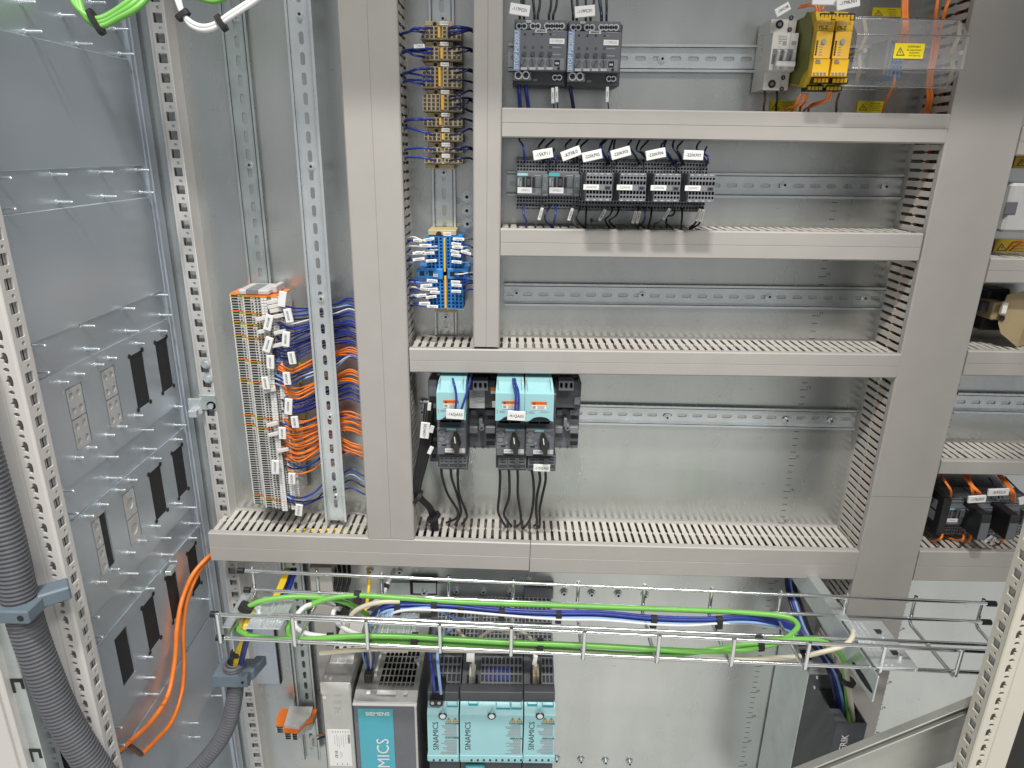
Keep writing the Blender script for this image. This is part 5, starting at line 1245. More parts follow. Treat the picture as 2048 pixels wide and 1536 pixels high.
for i, P in enumerate((((720, 1530), (760, 1490), (840, 1480)), ((735, 1540), (790, 1500), (850, 1500)))):
    wire([crop(1780, 0, 3.0709)(*q_) + (d_,) for q_, d_ in zip(P, (.03, .05, .04))], .0014, 'orange_wire', 'orange wire across the dim sticker at the right edge, %s' % ('upper', 'lower')[i])
t = thing('relay_socket', 'black relay socket half hidden behind the broad duct', 'socket', W(*c10(800, 500), .0)); v = Dev(t, c10)
v.b('body', 730, 300, 900, 620, .005, .035, 'black', .003); v.b('clip', 700, 400, 790, 480, .03, .045, 'anthracite', .002)
# ================================================================== lower bay: filter, drive, servo modules, control unit
def zgrid(parent, name, o, u_axis, v_axis, nrm, uw, vw, cols, rows, fw, fh, depth, mats, back=True):
    mb = MB()
    for i in range(cols):
        for j in range(rows):
            a0, b0 = uw * i / cols, vw * j / rows; a1, b1 = uw * (i + 1) / cols, vw * (j + 1) / rows
            ca, cb = (a0 + a1) / 2, (b0 + b1) / 2; ha, hb = (a1 - a0) * fw / 2, (b1 - b0) * fh / 2
            mb.cell(o, u_axis, v_axis, nrm, (a0, a1, b0, b1), rect_hole(ca - ha, ca + ha, cb - hb, cb + hb, min(ha, hb) * .35), depth, 0, 1 if len(mats[0]) > 1 else None, 1 if len(mats[0]) > 1 and depth > .01 else None)
    return mb.build(name, mats, parent)
DV = Vector((0, -1, 0))
c12 = crop(540, 1280, 6)
# line filter
FD = .20; fx0, fx1 = W(640.5, 1366, FD).x, W(701, 1366, FD).x; fz = W(670, 1366, FD).z
t = thing('line_filter', 'slim grey metal line filter with white rating label at the bottom', 'filter', ((fx0 + fx1) / 2, 0, fz)); v = Dev(t, c12)
MB().box(fx0, fx1, .02, FD, -1.35, fz, 0, .0012).build('housing', 'steel', t)
db = -WZ(680, 1327, fz).y
MB().prism([(db, fz), (db - .012, fz + .006), (.05, fz + .008), (.05, fz)], (fx0 + .004, 0, 0), YN, ZU, XU, fx1 - fx0 - .010).build('terminal_cover', 'offwhite', t)
for i in range(3):
    x = fx0 + .010 + (fx1 - fx0 - .022) * i / 2
    MB().cyl((x, -(db - .028), fz + .0072), (x, -(db - .028), fz + .0086), .0032, n=12).build('screw', 'hole_dark', t)
    MB().box(x - .005, x + .005, db - .004, db - .001, fz + .002, fz + .006).build('clip', 'grey_light', t)
for x, y in ((670, 430), (725, 458), (655, 685)):
    if y < 500: p = WZ(*c12(x, y), fz + .0002); MB().cyl(p, p + ZU * .0008, .0032, n=12).build('rivet', 'zinc', t)
    else: p = W(*c12(x, y), FD + .0002); MB().cyl(p, p + YN * .0008, .0034, n=12).build('rivet', 'zinc', t)
v.plate('blank_label', 606, 515, 948, 645, FD + .0002, .0004, 'offwhite')
v.multi('print', [(765, 668, 850, 676), (758, 735, 855, 746), (758, 757, 850, 762), (768, 815, 858, 822), (768, 830, 855, 835), (775, 862, 785, 890), (800, 850, 830, 880), (855, 862, 866, 890)], FD, FD + .0004, 'grey_light')
k = v.b('rating_label', 704, 1078, 975, 1510, FD, FD + .0006, 'white', 0)
v.t('SIEMENS', 948, 1190, 20, FD + .0008, 'print_dark', 90, k, bold=.02)
v.multi('print', [(905 - 26 * i, 1120 + (i * 53) % 40, 909 - 26 * i, 1250 + (i * 37) % 60) for i in range(6)] + [(930 - 30 * i, 1095, 940 - 30 * i, 1112) for i in range(7)] + [(925 - 60 * i, 1480, 935 - 60 * i, 1500) for i in range(3)] + [(846, 1340, 850, 1420), (862, 1345, 866, 1400)], FD + .0004, FD + .0008, 'print_grey', parent=k)
v.t('CE UL', 800, 1370, 24, FD + .0008, 'print_dark', 90, k, bold=.02)
# drive
DD2 = .21; x0, x1 = W(705.5, 1408, DD2).x, W(833, 1408, DD2).x; dz = W(770, 1408, DD2).z
t = thing('drive_unit', 'dark-fronted drive with teal name panel and grilled metal top', 'drive', ((x0 + x1) / 2, 0, dz)); v = Dev(t, c12)
dt = .186; zt = dz + .0065
MB().box(x0 + .001, x1 - .001, .01, DD2 - .002, -1.35, zt - .016, 0, .001).box(x0 + .001, x0 + .003, .01, DD2 - .003, zt - .016, dz - .0015).box(x1 - .003, x1 - .001, .01, DD2 - .003, zt - .016, dz - .0015).build('housing', 'galv_side', t)
MB().prism([(dt, zt), (DD2, dz), (DD2, dz - .003), (dt - .02, zt - .004)], (x0, 0, 0), YN, ZU, XU, x1 - x0).build('bevelled_edge', 'steel', t)
MB().box(x0 - .0004, x1 + .0004, DD2 - .004, DD2 + .0012, dz - .0035, dz + .0012, 0, .0006).build('front_lip', 'white', t)
MB().box(x0 + .0008, x1 - .004, DD2 - .002, DD2 + .0006, -1.35, dz - .004).build('front_panel', 'grey_device', t)
MB().box(x1 - .004, x1, DD2 - .03, DD2 + .0010, -1.35, dz - .004, 0, .0006).build('corner_edge', 'steel', t)
# metal top with slots
ga = WZ(*c12(1290, 580), zt).x; gb = WZ(*c12(1725, 580), zt).x; gd1 = -WZ(*c12(1500, 592), zt).y; gd0 = gd1 - .105
zgrid(t, 'grille', (ga, -gd0, zt), XU, DV, ZU, gb - ga, gd1 - gd0, 8, 7, .74, .82, .012, ['steel', 'black'])
mb = MB(); zz = zt
mb.box(x0, ga, .01, dt + .001, zz - .0012, zz).box(gb, x1, .01, dt + .001, zz - .0012, zz).box(ga, gb, gd1, dt + .001, zz - .0012, zz).box(ga, gb, .01, gd0, zz - .0012, zz)
mb.build('top_sheet', 'steel', t)
MB().box(ga - .001, gb + .001, gd0, gd1, zt - .0155, zt - .0122).build('inner_board', 'black', t)
for a, b in ((1160, 1205), (1285, 1520), (1605, 1650)):
    p, q = WZ(*c12(a, 630), zt).x, WZ(*c12(b, 630), zt).x; d_ = -WZ(*c12(1300, 632), zt).y
    MB().box(p, q, d_ - .004, d_ + .004, zt, zt + .0008).build('hinge_tab', 'white', t)
p = WZ(*c12(1775, 290), zt); MB().cyl(p, p + ZU * .006, .0035, n=10).cyl(p + ZU * .006, p + ZU * .0075, .0055, n=12).build('screw', 'zinc', t)
a, b = WZ(*c12(1130, 520), zt), WZ(*c12(1220, 400), zt)
MB().box(a.x, a.x + .012, -a.y - .02, -a.y, zt, zt + .016, 0, .001).build('connector', 'black', t)
# white frame bracket standing on the top
a = WZ(*c12(1265, 430), zt); b = WZ(*c12(1265, 150), zt)
MB().box(a.x - .002, a.x + .002, -b.y, -a.y, zt, zt + .003).box(a.x - .002, a.x + .045, -b.y - .004, -b.y, zt, zt + .003).build('wire_bracket', 'offwhite', t)
k = v.b('name_panel', 1092, 830, 1500, 2000, DD2, DD2 + .0012, 'teal_panel', 0)
q = v.b('maker_field', 1115, 850, 1465, 925, DD2, DD2 + .0016, 'teal', 0, k)
v.t('SIEMENS', 1290, 888, 40, DD2 + .0019, 'print_white', 0, q, 1.08, bold=.03)
pA = W(*c12(1372, 1180), DD2 + .0016); pB = W(*c12(1372, 1400), DD2 + .0016); hcap = W(*c12(1440, 1300), DD2).x - W(*c12(1292, 1300), DD2).x
text('SINAMICS', hcap, W(*c12(1366, 1300), DD2).x, pA.z, DD2 + .0016, k, 'print_white', 90, 'RIGHT')
# servo modules
c13 = crop(840, 1290, 6.243)
MF = .212
zb_top = W(985, 1386, .18).z; zb_back = W(985, 1192, .02).z
t0 = (Vector((0, -.18, zb_top)) - Vector((0, -.02, zb_back)))
sl_len = t0.length; sl = t0.normalized(); sn = Vector((1, 0, 0)).cross(sl) * -1
if sn.z < 0: sn = -sn
mods = [(92, 488, 'mint servo module with black plug, left of the three'), (497, 1288, 'widest mint servo module, middle of the three'), (1294, 1690, 'mint servo module at the right of the three')]
for mi, (a, b, lb) in enumerate(mods):
    xa, xb = W(*c13(a, 1100), MF).x, W(*c13(b, 1100), MF).x; wd = xb - xa
    t = thing('servo_module', lb, 'servo drive', ((xa + xb) / 2, 0, zb_top), 'mint servo modules'); v = Dev(t, c13)
    zt_f = W(*c13(700, 706), .197).z; zfold = W(*c13(700, 872), MF).z; zlow = W(*c13(700, 1462), MF).z
    MB().prism([(.02, zb_back - .0045), (.172, zb_top - .0045), (.19, zb_top - .004), (.197, zt_f), (.197, zt_f - .03), (.19, -1.3), (.02, -1.3)], (xa, 0, 0), YN, ZU, XU, wd - .0006).build('housing', 'anthracite', t)
    # sloping vented top
    rows = [(0, .30, 6), (.31, .62, 6), (.64, 1.0, 5)]
    for ri, (s0, s1, n) in enumerate(rows):
        if mi == 1: spans = [(0.02, .23, 3), (.30, .98, 10)]
        elif mi == 0: spans = [(.25, .98, 5)] if ri == 2 else [(.06, .98, 7)]
        else: spans = [(.58, .95, 3)] if ri == 2 else [(.05, .95, 6)]
        for f0, f1, cc in spans:
            if ri == 2 and mi == 1 and f0 < .1: continue
            o = Vector((xa + wd * f0, -.02, zb_back)) + sl * sl_len * (s0 + .01) + sn * .0006
            zgrid(t, 'grille', o, XU, sl, sn, wd * (f1 - f0), sl_len * (s1 - s0 - .02), cc, n if ri < 2 else 4, .70, .78, .003, ['grey_mid' if ri < 2 else 'grey_device', 'black'])
    o = Vector(((xa + xb) / 2, -.02, zb_back)) + sl * sl_len * .5 - sn * .012
    if mi == 1:
        for q in range(6):
            o2 = Vector((xa + wd * (.42 + .066 * q), -.02, zb_back)) + sl * sl_len * .74 - sn * .002
            MB().obox(o2 + sl * .013, (XU, sl, sn), .0022, .012, .0015, 0, .0006).build('blue_capacitor', 'blue_wire', t)
    o = Vector(((xa + xb) / 2, -.02, zb_back)) + sl * (sl_len * .985) + sn * .0004
    v.b('dark_band', a + 2, 590, b - 6, 702, .18, .1985, 'anthracite', .0008)
    # mint cover
    hh = zfold - zlow
    MB().prism([(.15, zt_f + .0005), (.197, zt_f + .0005), (.199, zt_f - .001), (MF, zfold), (MF, zlow), (.19, zlow)], (xa + .0004, 0, 0), YN, ZU, XU, wd - .0014).build('front_cover', 'mint', t)
    lip = v.b('lower_lip', a, 1385, b - 6, 1450, MF - .01, MF + .0012, 'mint', .0006)
    n = 4 if mi != 1 else 9
    v.multi('vent_slot', [(a + (b - a) * (.17 + (.78 if mi != 1 else .88) * i / n), 1428, a + (b - a) * (.17 + (.78 if mi != 1 else .88) * i / n) + 24, 1452) for i in range(n)], MF, MF + .0016, 'black', parent=lip)
    xc = [285, 895, 1498][mi]; q = W(*c13(xc, 878), MF)
    MB().cyl(q, q + YN * .002, .0066, n=18).cyl(q + YN * .002, q + YN * .0024, .0046, n=14, m=1).build('cover_screw', ['hole_dark', 'zinc'], t)
    # moulded ramp above the screw and tab outlines
    p = W(*c13(xc, 770), .206); z1 = W(*c13(xc, 740), .2).z
    MB().add([(q.x - .0066, -MF - .0002, q.z + .004), (q.x + .0066, -MF - .0002, q.z + .004), (q.x + .0028, -.2018, z1), (q.x - .0028, -.2018, z1), (q.x, -MF - .003, q.z + .007), (q.x, -.2035, z1 - .002)], [(0, 1, 4), (0, 4, 5, 3), (1, 2, 5, 4), (2, 3, 5)], 0, False).build('screw_ramp', 'mint', t)
    for s0, s1, hgt in {0: [(335, 470, 60)], 1: [(605, 725, 40), (952, 1130, 90), (1138, 1275, 90)], 2: [(1340, 1465, 45), (1530, 1672, 60)]}[mi]:
        mb = MB()
        for r in ((s0, 712, s0 + 4, 712 + hgt), (s1 - 4, 712, s1, 712 + hgt), (s0, 708 + hgt, s1, 712 + hgt)):
            d_ = .1995 + .006 * ((r[1] + r[3]) / 2 - 706) / 166 * 2
            X0, X1, Z0, Z1 = v.rc(*r, d_); mb.box(X0, X1, d_ - .003, d_ + .0005, Z0, Z1)
        mb.build('tab_outline', 'teal', t)
    tx = [195, 600, 1402][mi]
    p1, p2 = W(*c13(tx, 948), MF + .0004), W(*c13(tx, 1325), MF + .0004); hc = W(*c13(tx + 35, 1100), MF).x - W(*c13(tx - 35, 1100), MF).x
    L = p1.z - p2.z
    text('SINAMICS', hc, p1.x, (p1.z + p2.z) / 2, MF + .0004, t, 'print_dark', 90, sx=L / (hc / .70 * 4.62))
    rx = b - 30
    for k_, sgn in enumerate((0, 1)):
        cx_ = rx - 100 + 82 * k_
        P = [W(*c13(cx_ + g_, 960 + f_), MF + .0004) for g_, f_ in ((-34, 0), (34, 0), (0, -54))]; P2 = [W(*c13(cx_ + g_, 955 + f_), MF + .0006) for g_, f_ in ((-26, 0), (26, 0), (0, -41))]
        kk = MB().add(P, [(0, 1, 2)], 0).add(P2, [(0, 1, 2)], 1).build('hazard_triangle', ['print_dark', 'jumper_yellow'], t)
        v.t('!', cx_, 938, 26, MF + .0008, 'print_dark', 0, kk, bold=.03)
    v.t('DANGER', rx - 60, 983, 20, MF + .0005, 'print_dark', 0, sx=1.15, bold=.025)
    v.t('DANGER' if mi == 0 else 'GEFAHR', rx - 60, 1160 + 10 * (mi > 0), 20, MF + .0005, 'print_dark', 0, sx=1.15, bold=.025)
    rr = random.Random(mi)
    v.multi('warning_text', [(rx - 110 - rr.random() * 95, 1003 + 18.5 * i, rx, 1012 + 18.5 * i) for i in range(8)] + [(rx - 90 - rr.random() * 115, 1186 + 18.5 * i, rx, 1195 + 18.5 * i) for i in range(10)], MF, MF + .0004, 'print_grey')
    if mi == 1: v.plate('maker_plate', 570, 1512, 805, 1570, .195, .004, 'teal', 'SIEMENS', 26, 'print_white', 1.0)
    if mi == 0:
        v.b('plug', 150, 585, 305, 700, .17, .205, 'black', .0015); k = v.b('plug_face', 118, 700, 285, 765, .20, .214, 'black', .001); mb = MB()
        for x in (155, 238):
            q = W(*c13(x, 725), .2142); mb.cyl(q, q + YN * .0006, .0028, n=12)
        mb.build('plug_screw', 'grey_light', k)
    else:
        xw = [0, 650, 1445][mi]; o = W(*c13(xw, 480), .165)
        MB().box(o.x - .009, o.x + .009, .13, .172, o.z - .012, o.z + .002, 1).box(o.x - .005, o.x + .005, .14, .168, o.z - .006, o.z + .018, 0, .001).build('data_plug', ['offwhite' if mi == 1 else 'beige', 'black'], t)
for P, mt, lb in ((((895, 1252), (872, 1275), (861, 1310), (866, 1350), (870, 1385)), 'blue_wire', 'blue wire plugged into the left servo module'), (((905, 1255), (880, 1280), (875, 1310), (878, 1350), (882, 1387)), 'lightblue_wire', 'grey-blue wire plugged into the left servo module')):
    wire([W(u, v_, d_) for (u, v_), d_ in zip(P, (.10, .14, .19, .21, .205))], .0026, mt, lb, world=True)
for i, P in enumerate((((905, 1245), (920, 1265), (935, 1285), (945, 1310), (946, 1350)), ((960, 1275), (985, 1260), (1010, 1262), (1030, 1275)), ((1035, 1262), (1055, 1270), (1066, 1290), (1072, 1340)))):
    wire([q + ((.12, .14, .165, .185, .18)[k],) for k, q in enumerate(P)], .0028, 'beige_wire', ('beige cable dropping to the plug of the middle servo module', 'beige cable arching behind the green cables', 'beige cable dropping to the plug of the right servo module')[i])
tagx(941, 1313, .20, 16, 24, -2, '', 'white folded tag on the middle servo module plug', clip=True); tagx(1070, 1320, .20, 8, 22, -8, '', 'slim white tag on the right servo module plug', clip=False)
for i, (u, v_) in enumerate(((1128, 1185), (1183, 1187), (1236, 1188), (1290, 1190), (1075, 1188), (1020, 1183), (967, 1181), (913, 1180), (849, 1183), (800, 1142), (741, 1140), (1113, 1518), (1162, 1520), (1211, 1522), (1259, 1524))):
    lo = v_ > 1400
    bolt(W(u, v_, .001 if not 700 < u < 1100 or lo else .012), .0052, label='dark socket bolt in the %s row below the lowest duct' % ('lower' if lo else 'upper'), group='socket bolts, %s row' % ('lower' if lo else 'upper'), h=.006, mt='zinc_dull')
# stepped steel rail behind the servo modules
t = thing('mounting_bar', 'dark stamped steel bar with bolts behind the servo modules', 'bar', W(900, 1185, 0)); v = Dev(t, lambda x, y: (x, y))
v.b('bar', 780, 1168, 1108, 1196, .001, .012, 'zinc_dull', .0006); v.b('recess', 820, 1160, 874, 1190, .0, .0125, 'hole_dark', .0002); v.b('recess', 826, 1166, 872, 1187, .0, .0132, 'zinc_dull', .0002); v.b('clamp', 1048, 1176, 1106, 1198, .01, .02, 'grey_device', .001)
# narrow control unit on the right
U0, U1 = W(1674, 1447, .23).x, W(1734.5, 1447, .23).x; uz = W(1700, 1447, .23).z
t = thing('control_unit', 'narrow dark control unit with cables entering its open top, lower right', 'control unit', ((U0 + U1) / 2, 0, uz)); v = Dev(t, lambda x, y: (x, y))
MB().box(U0 - .0012, U1, .004, .125, -1.35, uz + .001, 0, .0008).build('rear_housing', 'zinc_dull', t)
mb = MB(); w_ = .0022
mb.box(U0, U0 + w_, .126, .23, -1.35, uz).box(U1 - w_, U1, .126, .23, -1.35, uz).box(U0 + w_, U1 - w_, .228, .23, -1.35, uz)
mb.box(U0 + w_, U0 + .018, .2, .2275, uz - .0018, uz - .0002)
mb.build('front_housing', 'anthracite', t)
MB().box(U0 + w_, U1 - w_, .127, .227, uz - .03, uz - .028).build('inner_board', 'black', t)
for k in range(4): MB().box(U0 + .004, U0 + .018, .02 + .026 * k, .040 + .026 * k, uz + .001, uz + .007, 0, .001).build('plug', 'grey_light' if k % 2 else 'black', t)
p = W(1687, 1485, .2305); hc = W(1694, 1485, .23).x - W(1680, 1485, .23).x
text('SINUMERIK', hc, W(1687, 1490, .23).x, W(1687, 1469, .23).z, .2304, t, 'print_white', 90, 'RIGHT')
for i, (u, v_) in enumerate(((1635, 1355), (1630, 1375))):
    p = WX(u, v_, U0 - .0014); MB().cyl(p, p + Vector((-.0012, 0, 0)), .003, n=10).build('rivet', 'zinc', t)

# ================================================================== brackets, strut
ax_ = W(1750, 1345, .31).x; az = W(1750, 1345, .31).z; az2 = az - .043
t = thing('support_arm', 'galvanised support arm reaching out under the right end of the tray', 'arm', (ax_, 0, az))
MB().box(ax_, ax_ + .0022, 0, .318, az2, az, 0, .0005).box(ax_ + .0022, ax_ + .018, .0, .20, az - .0022, az, 0, .0004).build('web', 'zinc_dull', t)
mb = MB(); P = []
for k in range(17):
    a = k / 16 * math.pi * 2; P.append((.285 + .03 * math.cos(a), az2 + .013 + .006 * math.sin(a)))
MB().prism(P, (ax_ - .0003, 0, 0), YN, ZU, XU, .0002).build('slot', 'hole_dark', t)
p = W(1630, 1180, .06); MB().cyl((ax_ + .008, -.06, az), (ax_ + .008, -.06, az + .005), .004, n=8).build('bolt', 'zinc', t)
t = thing('tray_clamp', 'ribbed galvanised clamp plate with dark slots under the tray, right end', 'clamp', (ax_ + .03, -.25, az)); zc = az + .002
MB().box(ax_ + .004, ax_ + .062, .205, .305, zc, zc + .0018, 0, .0006).build('plate', 'zinc', t)
for k in range(3): MB().cyl((ax_ + .012 + .008 * k, -.21, zc + .0018), (ax_ + .012 + .008 * k, -.30, zc + .0018), .0018, n=8).build('rib', 'zinc', t)
MB().box(ax_ + .058, ax_ + .062, .215, .305, zc - .008, zc, 0, .001).build('lip', 'zinc', t)
for d_ in (.225, .27):
    MB().box(ax_ + .040, ax_ + .050, d_, d_ + .010, zc + .0019, zc + .0022).build('slot', 'hole_dark', t)
    MB().cyl((ax_ + .046, -d_ - .016, zc), (ax_ + .046, -d_ - .016, zc + .008), .0032, n=10).build('bolt', 'zinc', t)
al = W(440, 1300, .30); 
t = thing('support_arm', 'galvanised support arm under the left end of the tray', 'arm', (al.x, 0, al.z))
MB().box(al.x - .009, al.x + .004, .19, .268, al.z + .010, al.z + .012, 0, .0005).box(al.x + .002, al.x + .004, .17, .268, al.z - .03, al.z + .010, 0, .0005).build('web', 'zinc_dull', t)
lz = al.z + .012
t = thing('tray_clamp', 'ribbed galvanised clamp plate with bolt under the tray, left end', 'clamp', (al.x + .03, -.25, lz))
a = WZ(500, 1252, lz); MB().box(a.x - .004, a.x + .045, .20, .272, lz, lz + .002, 0, .0006).build('plate', 'zinc', t)
for k in range(3): MB().cyl((a.x + .018 + .009 * k, -.21, lz + .002), (a.x + .018 + .009 * k, -.27, lz + .002), .0022, n=8).build('rib', 'zinc', t)
MB().cyl((a.x + .004, -.24, lz), (a.x + .004, -.24, lz + .004), .0085, n=16).cyl((a.x + .004, -.24, lz + .004), (a.x + .004, -.24, lz + .012), .0052, n=10).build('bolt', 'zinc', t)
a = W(790, 1265, .25); lz = a.z
t = thing('tray_clamp', 'galvanised clamp plate with bright bolt under the middle of the tray', 'clamp', a)
MB().box(a.x - .030, a.x + .030, .205, .285, lz - .002, lz, 0, .0006).build('plate', 'zinc_dull', t)
for k in (-.019, -.011, .012, .020): MB().cyl((a.x + k, -.21, lz), (a.x + k, -.283, lz), .0028, n=8).build('rib', 'zinc', t)
MB().cyl((a.x, -.262, lz), (a.x, -.262, lz + .003), .0085, n=16).cyl((a.x, -.262, lz + .003), (a.x, -.262, lz + .010), .0052, n=10).build('bolt', 'chrome', t)
# small plate behind the hose, left
t = thing('cover_sheet', 'plain galvanised sheet behind the small ribbed hose', 'sheet', W(500, 1330, .02)); v = Dev(t, lambda x, y: (x, y))
v.b('sheet', 470, 1225, 552, 1368, .002, .006, 'galv_side', .001); v.b('edge_gap', 552, 1225, 554, 1368, .001, .0065, 'hole_dark', 0)
# diagonal strut
a, b = W(1957, 1392, .33), W(1560, 1552, .33); tt = (b - a).normalized(); nn = Vector((-tt.z, 0, tt.x))
if nn.z < 0: nn = -nn
t = thing('strut', 'grey diagonal strut with two bright edges, lower right corner', 'strut', (a + b) / 2)
L = (b - a).length / 2; mid = (a + b) / 2
hb = .046
MB().obox(mid - nn * hb, (tt, YN, nn), L + .03, .002, hb, 0, .0008).build('web', 'alu', t)
MB().obox(mid + YN * .004 + nn * .0016, (tt, YN, nn), L - .006, .006, .0014, 0, .0006).build('upper_edge', 'alu', t)
MB().obox(mid + YN * .006 - nn * .0075, (tt, YN, nn), L - .006, .006, .0014, 0, .0006).build('lower_edge', 'alu', t)

# ================================================================== wire mesh tray
DR, DFR = .186, .296
t = thing('cable_tray', 'chromed wire mesh tray running across below the lowest duct', 'cable tray', W(1200, 1250, .24))
rr = .0025
def lon(a, b, da, caps=(), sub=.0028):
    P, Q = W(*a, da), W(*b, da); o = MB().cyl(P, Q, sub, n=12).build('long_wire', 'chrome', t)
    ax = (Q - P).normalized()
    for c in caps:
        e = P if c < 0 else Q
        MB().cyl(e - ax * .003 * (1 if c > 0 else -1) * -1 * 0 - ax * .002, e + ax * .011 * c, .0045, n=14).build('end_cap', 'black', o)
    return P, Q
rt = lon((490, 1141.5), (1977, 1207), DR, (-1, 1)); rm = lon((503, 1180), (1967, 1244), DR, (-1, 1))
ft = lon((438, 1229), (2020, 1305.5), DFR, (-1,)); fb = lon((449, 1276), (2020, 1348), DFR, (-1,))
bm = lon((545, 1229), (2005, 1291), .25); 
zoff = lambda x, A: A[0].z + (A[1].z - A[0].z) * (x - A[0].x) / (A[1].x - A[0].x)
xr = [W(u, 1141.5 + (u - 490) * .044, DR).x for u in (502, 632, 762, 896.5, 1026.5, 1157.5, 1290.6, 1426, 1564.6, 1697.5, 1835, 1971)]
xf = [W(u, 1229 + (u - 438) * .0484, DFR).x for u in (437, 587, 734, 880, 1022.7, 1168.5, 1317.5, 1467, 1616, 1766, 1919)]
xu = []
for i, x in enumerate(xr):
    xx = x
    if i < len(xf): xx2 = xf[i] 
    else: xx2 = xr[i] - .012
    z_rt, z_rm, z_ft, z_fb = zoff(x, rt), zoff(x, rm), zoff(xx2, ft), zoff(xx2, fb)
    zb_r = z_rm - .012; zb_f = z_fb - .006
    r0 = DR - .005
    P = [Vector((x, -r0, z_rt + .004)), Vector((x, -r0, z_rm)), Vector((x, -r0, zb_r + .004)), Vector((x - (x - xx2) * .04, -r0 - .004, zb_r)), Vector((xx2, -DFR - .001, zb_f)), Vector((xx2, -DFR - .0052, zb_f + .004)), Vector((xx2, -DFR - .0050, z_fb)), Vector((xx2, -DFR - .0050, z_ft + .005))]
    MB().tube(P, .0027, 10).build('cross_wire', 'chrome', t)

# ================================================================== cables in the tray
def cable(P, r, mt, label, cat='cable', group=None, k=7):
    return wire(P, r, mt, label, cat, group, 'cable', k, 10)
bd = lambda f: f
cable([(742, 1236, .15), (715, 1217, .185), (685, 1203, .20), (640, 1195, .212), (580, 1194, .22), (520, 1203, .228), (486, 1222, .235), (472, 1245, .245), (480, 1262, .258), (520, 1275, .27), (600, 1279, .284), (720, 1272, .287), (820, 1273, .286), (900, 1278, .286), (1024, 1285, .286), (1180, 1291, .286), (1320, 1299, .284), (1420, 1303, .28), (1500, 1298, .274), (1560, 1283, .262), (1590, 1262, .24), (1594, 1247, .225), (1570, 1233, .21), (1500, 1226, .20), (1400, 1221, .198), (1200, 1214, .20), (1024, 1208, .203), (900, 1203, .205), (800, 1196, .206), (715, 1191, .208), (650, 1199, .215), (602, 1222, .225), (578, 1250, .24), (577, 1268, .255), (592, 1281, .27), (640, 1283, .276), (730, 1280, .278), (900, 1289, .279), (1080, 1298, .279), (1300, 1310, .278), (1420, 1300, .277), (1500, 1287, .272), (1600, 1279, .262), (1650, 1285, .258), (1682, 1310, .25), (1690, 1350, .23), (1695, 1400, .205), (1697, 1450, .20)], .0040, 'green_wire', 'bright green cable coiled along the whole wire tray')
g = 'blue wires bundled in the wire tray'
for i in range(4):
    o = (i - 1.5) * 4.4; dd_ = .205 + .004 * (i % 2)
    cable([(733 + i * 3, 1262, .17), (742, 1240 + o, .19), (765, 1219 + o, dd_), (800, 1212 + o, dd_), (900, 1214 + o, dd_), (1000, 1224 + o, dd_), (1100, 1229 + o, dd_ + .002), (1200, 1230 + o, dd_), (1300, 1239 + o, dd_), (1400, 1242 + o * .9, dd_), (1480, 1238 + o * .9, dd_ - .004), (1540, 1243 + o, .195), (1585, 1258 + o, .18), (1606, 1275 + o * .5, .15)], .0023, ['blue_wire', 'blue_wire', 'blue_wire', 'lightblue_wire'][i], ['dark blue wire of the tray bundle, uppermost', 'dark blue wire of the tray bundle, second', 'dark blue wire of the tray bundle, third', 'pale blue wire under the dark blue tray bundle'][i], 'cable', g)
cable([(745, 1246, .19), (780, 1225, .21), (850, 1216, .212), (880, 1222, .21), (900, 1231, .20), (915, 1238, .17), (940, 1238, .13)], .0024, 'lightblue_wire', 'light blue wire leaving the tray bundle towards the servo modules')
cable([(745, 1250, .19), (800, 1222, .215), (900, 1222, .214), (1100, 1238, .214), (1200, 1240, .214), (1310, 1249, .214), (1380, 1251, .214), (1440, 1247, .21), (1500, 1247, .2), (1560, 1256, .19)], .0019, 'white_wire', 'white printed wire along the bottom of the tray bundle')
cable([(910, 1222, .20), (895, 1235, .17), (882, 1250, .15), (872, 1275, .17)], .0024, 'blue_wire', 'blue wire dropping from the tray bundle to the left servo module')
cable([(668, 1212, .19), (640, 1207, .21), (613, 1212, .225), (594, 1230, .24), (589, 1247, .25), (598, 1260, .26), (626, 1270, .268), (690, 1276, .27)], .0036, 'white_wire', 'thick white cable looped at the left of the tray')
cable([(690, 1227, .17), (678, 1217, .19), (668, 1221, .205), (667, 1234, .215), (678, 1249, .235), (700, 1263, .255), (735, 1274, .268)], .0034, 'white_wire', 'second white cable bending down beside the black tie')
cable([(693, 1262, .20), (697, 1243, .21), (708, 1224, .212), (732, 1211, .212), (765, 1204, .21), (800, 1203, .208)], .0036, 'beige_wire', 'beige printed cable bending into the tray beside the blue wires')
cable([(790, 1138, .03), (776, 1165, .06), (768, 1185, .09), (755, 1200, .12), (735, 1213, .16)], .0036, 'white_wire', 'white cable rising behind the tray into the duct')
cable([(736, 1136, .03), (738, 1165, .05), (736, 1190, .07), (733, 1212, .10), (726, 1240, .13)], .0030, 'yellow_wire', 'yellow cable dropping behind the tray')
cable([(640, 1306, .285), (760, 1297, .287), (900, 1300, .285), (1100, 1304, .284), (1300, 1316, .284), (1450, 1320, .282), (1560, 1316, .275), (1600, 1312, .265)], .0036, 'beige_wire', 'beige cable lying along the bottom of the tray')
cable([(1612, 1312, .262), (1660, 1300, .262), (1690, 1290, .26), (1704, 1275, .25), (1706, 1262, .235)], .0036, 'beige_wire', 'beige cable curling up at the right tray end')
cable([(1560, 1288, .24), (1600, 1276, .235), (1640, 1281, .24), (1672, 1305, .245), (1688, 1330, .24), (1698, 1380, .22), (1706, 1440, .20)], .0040, 'beige_wire', 'cream cable bending down into the control unit')
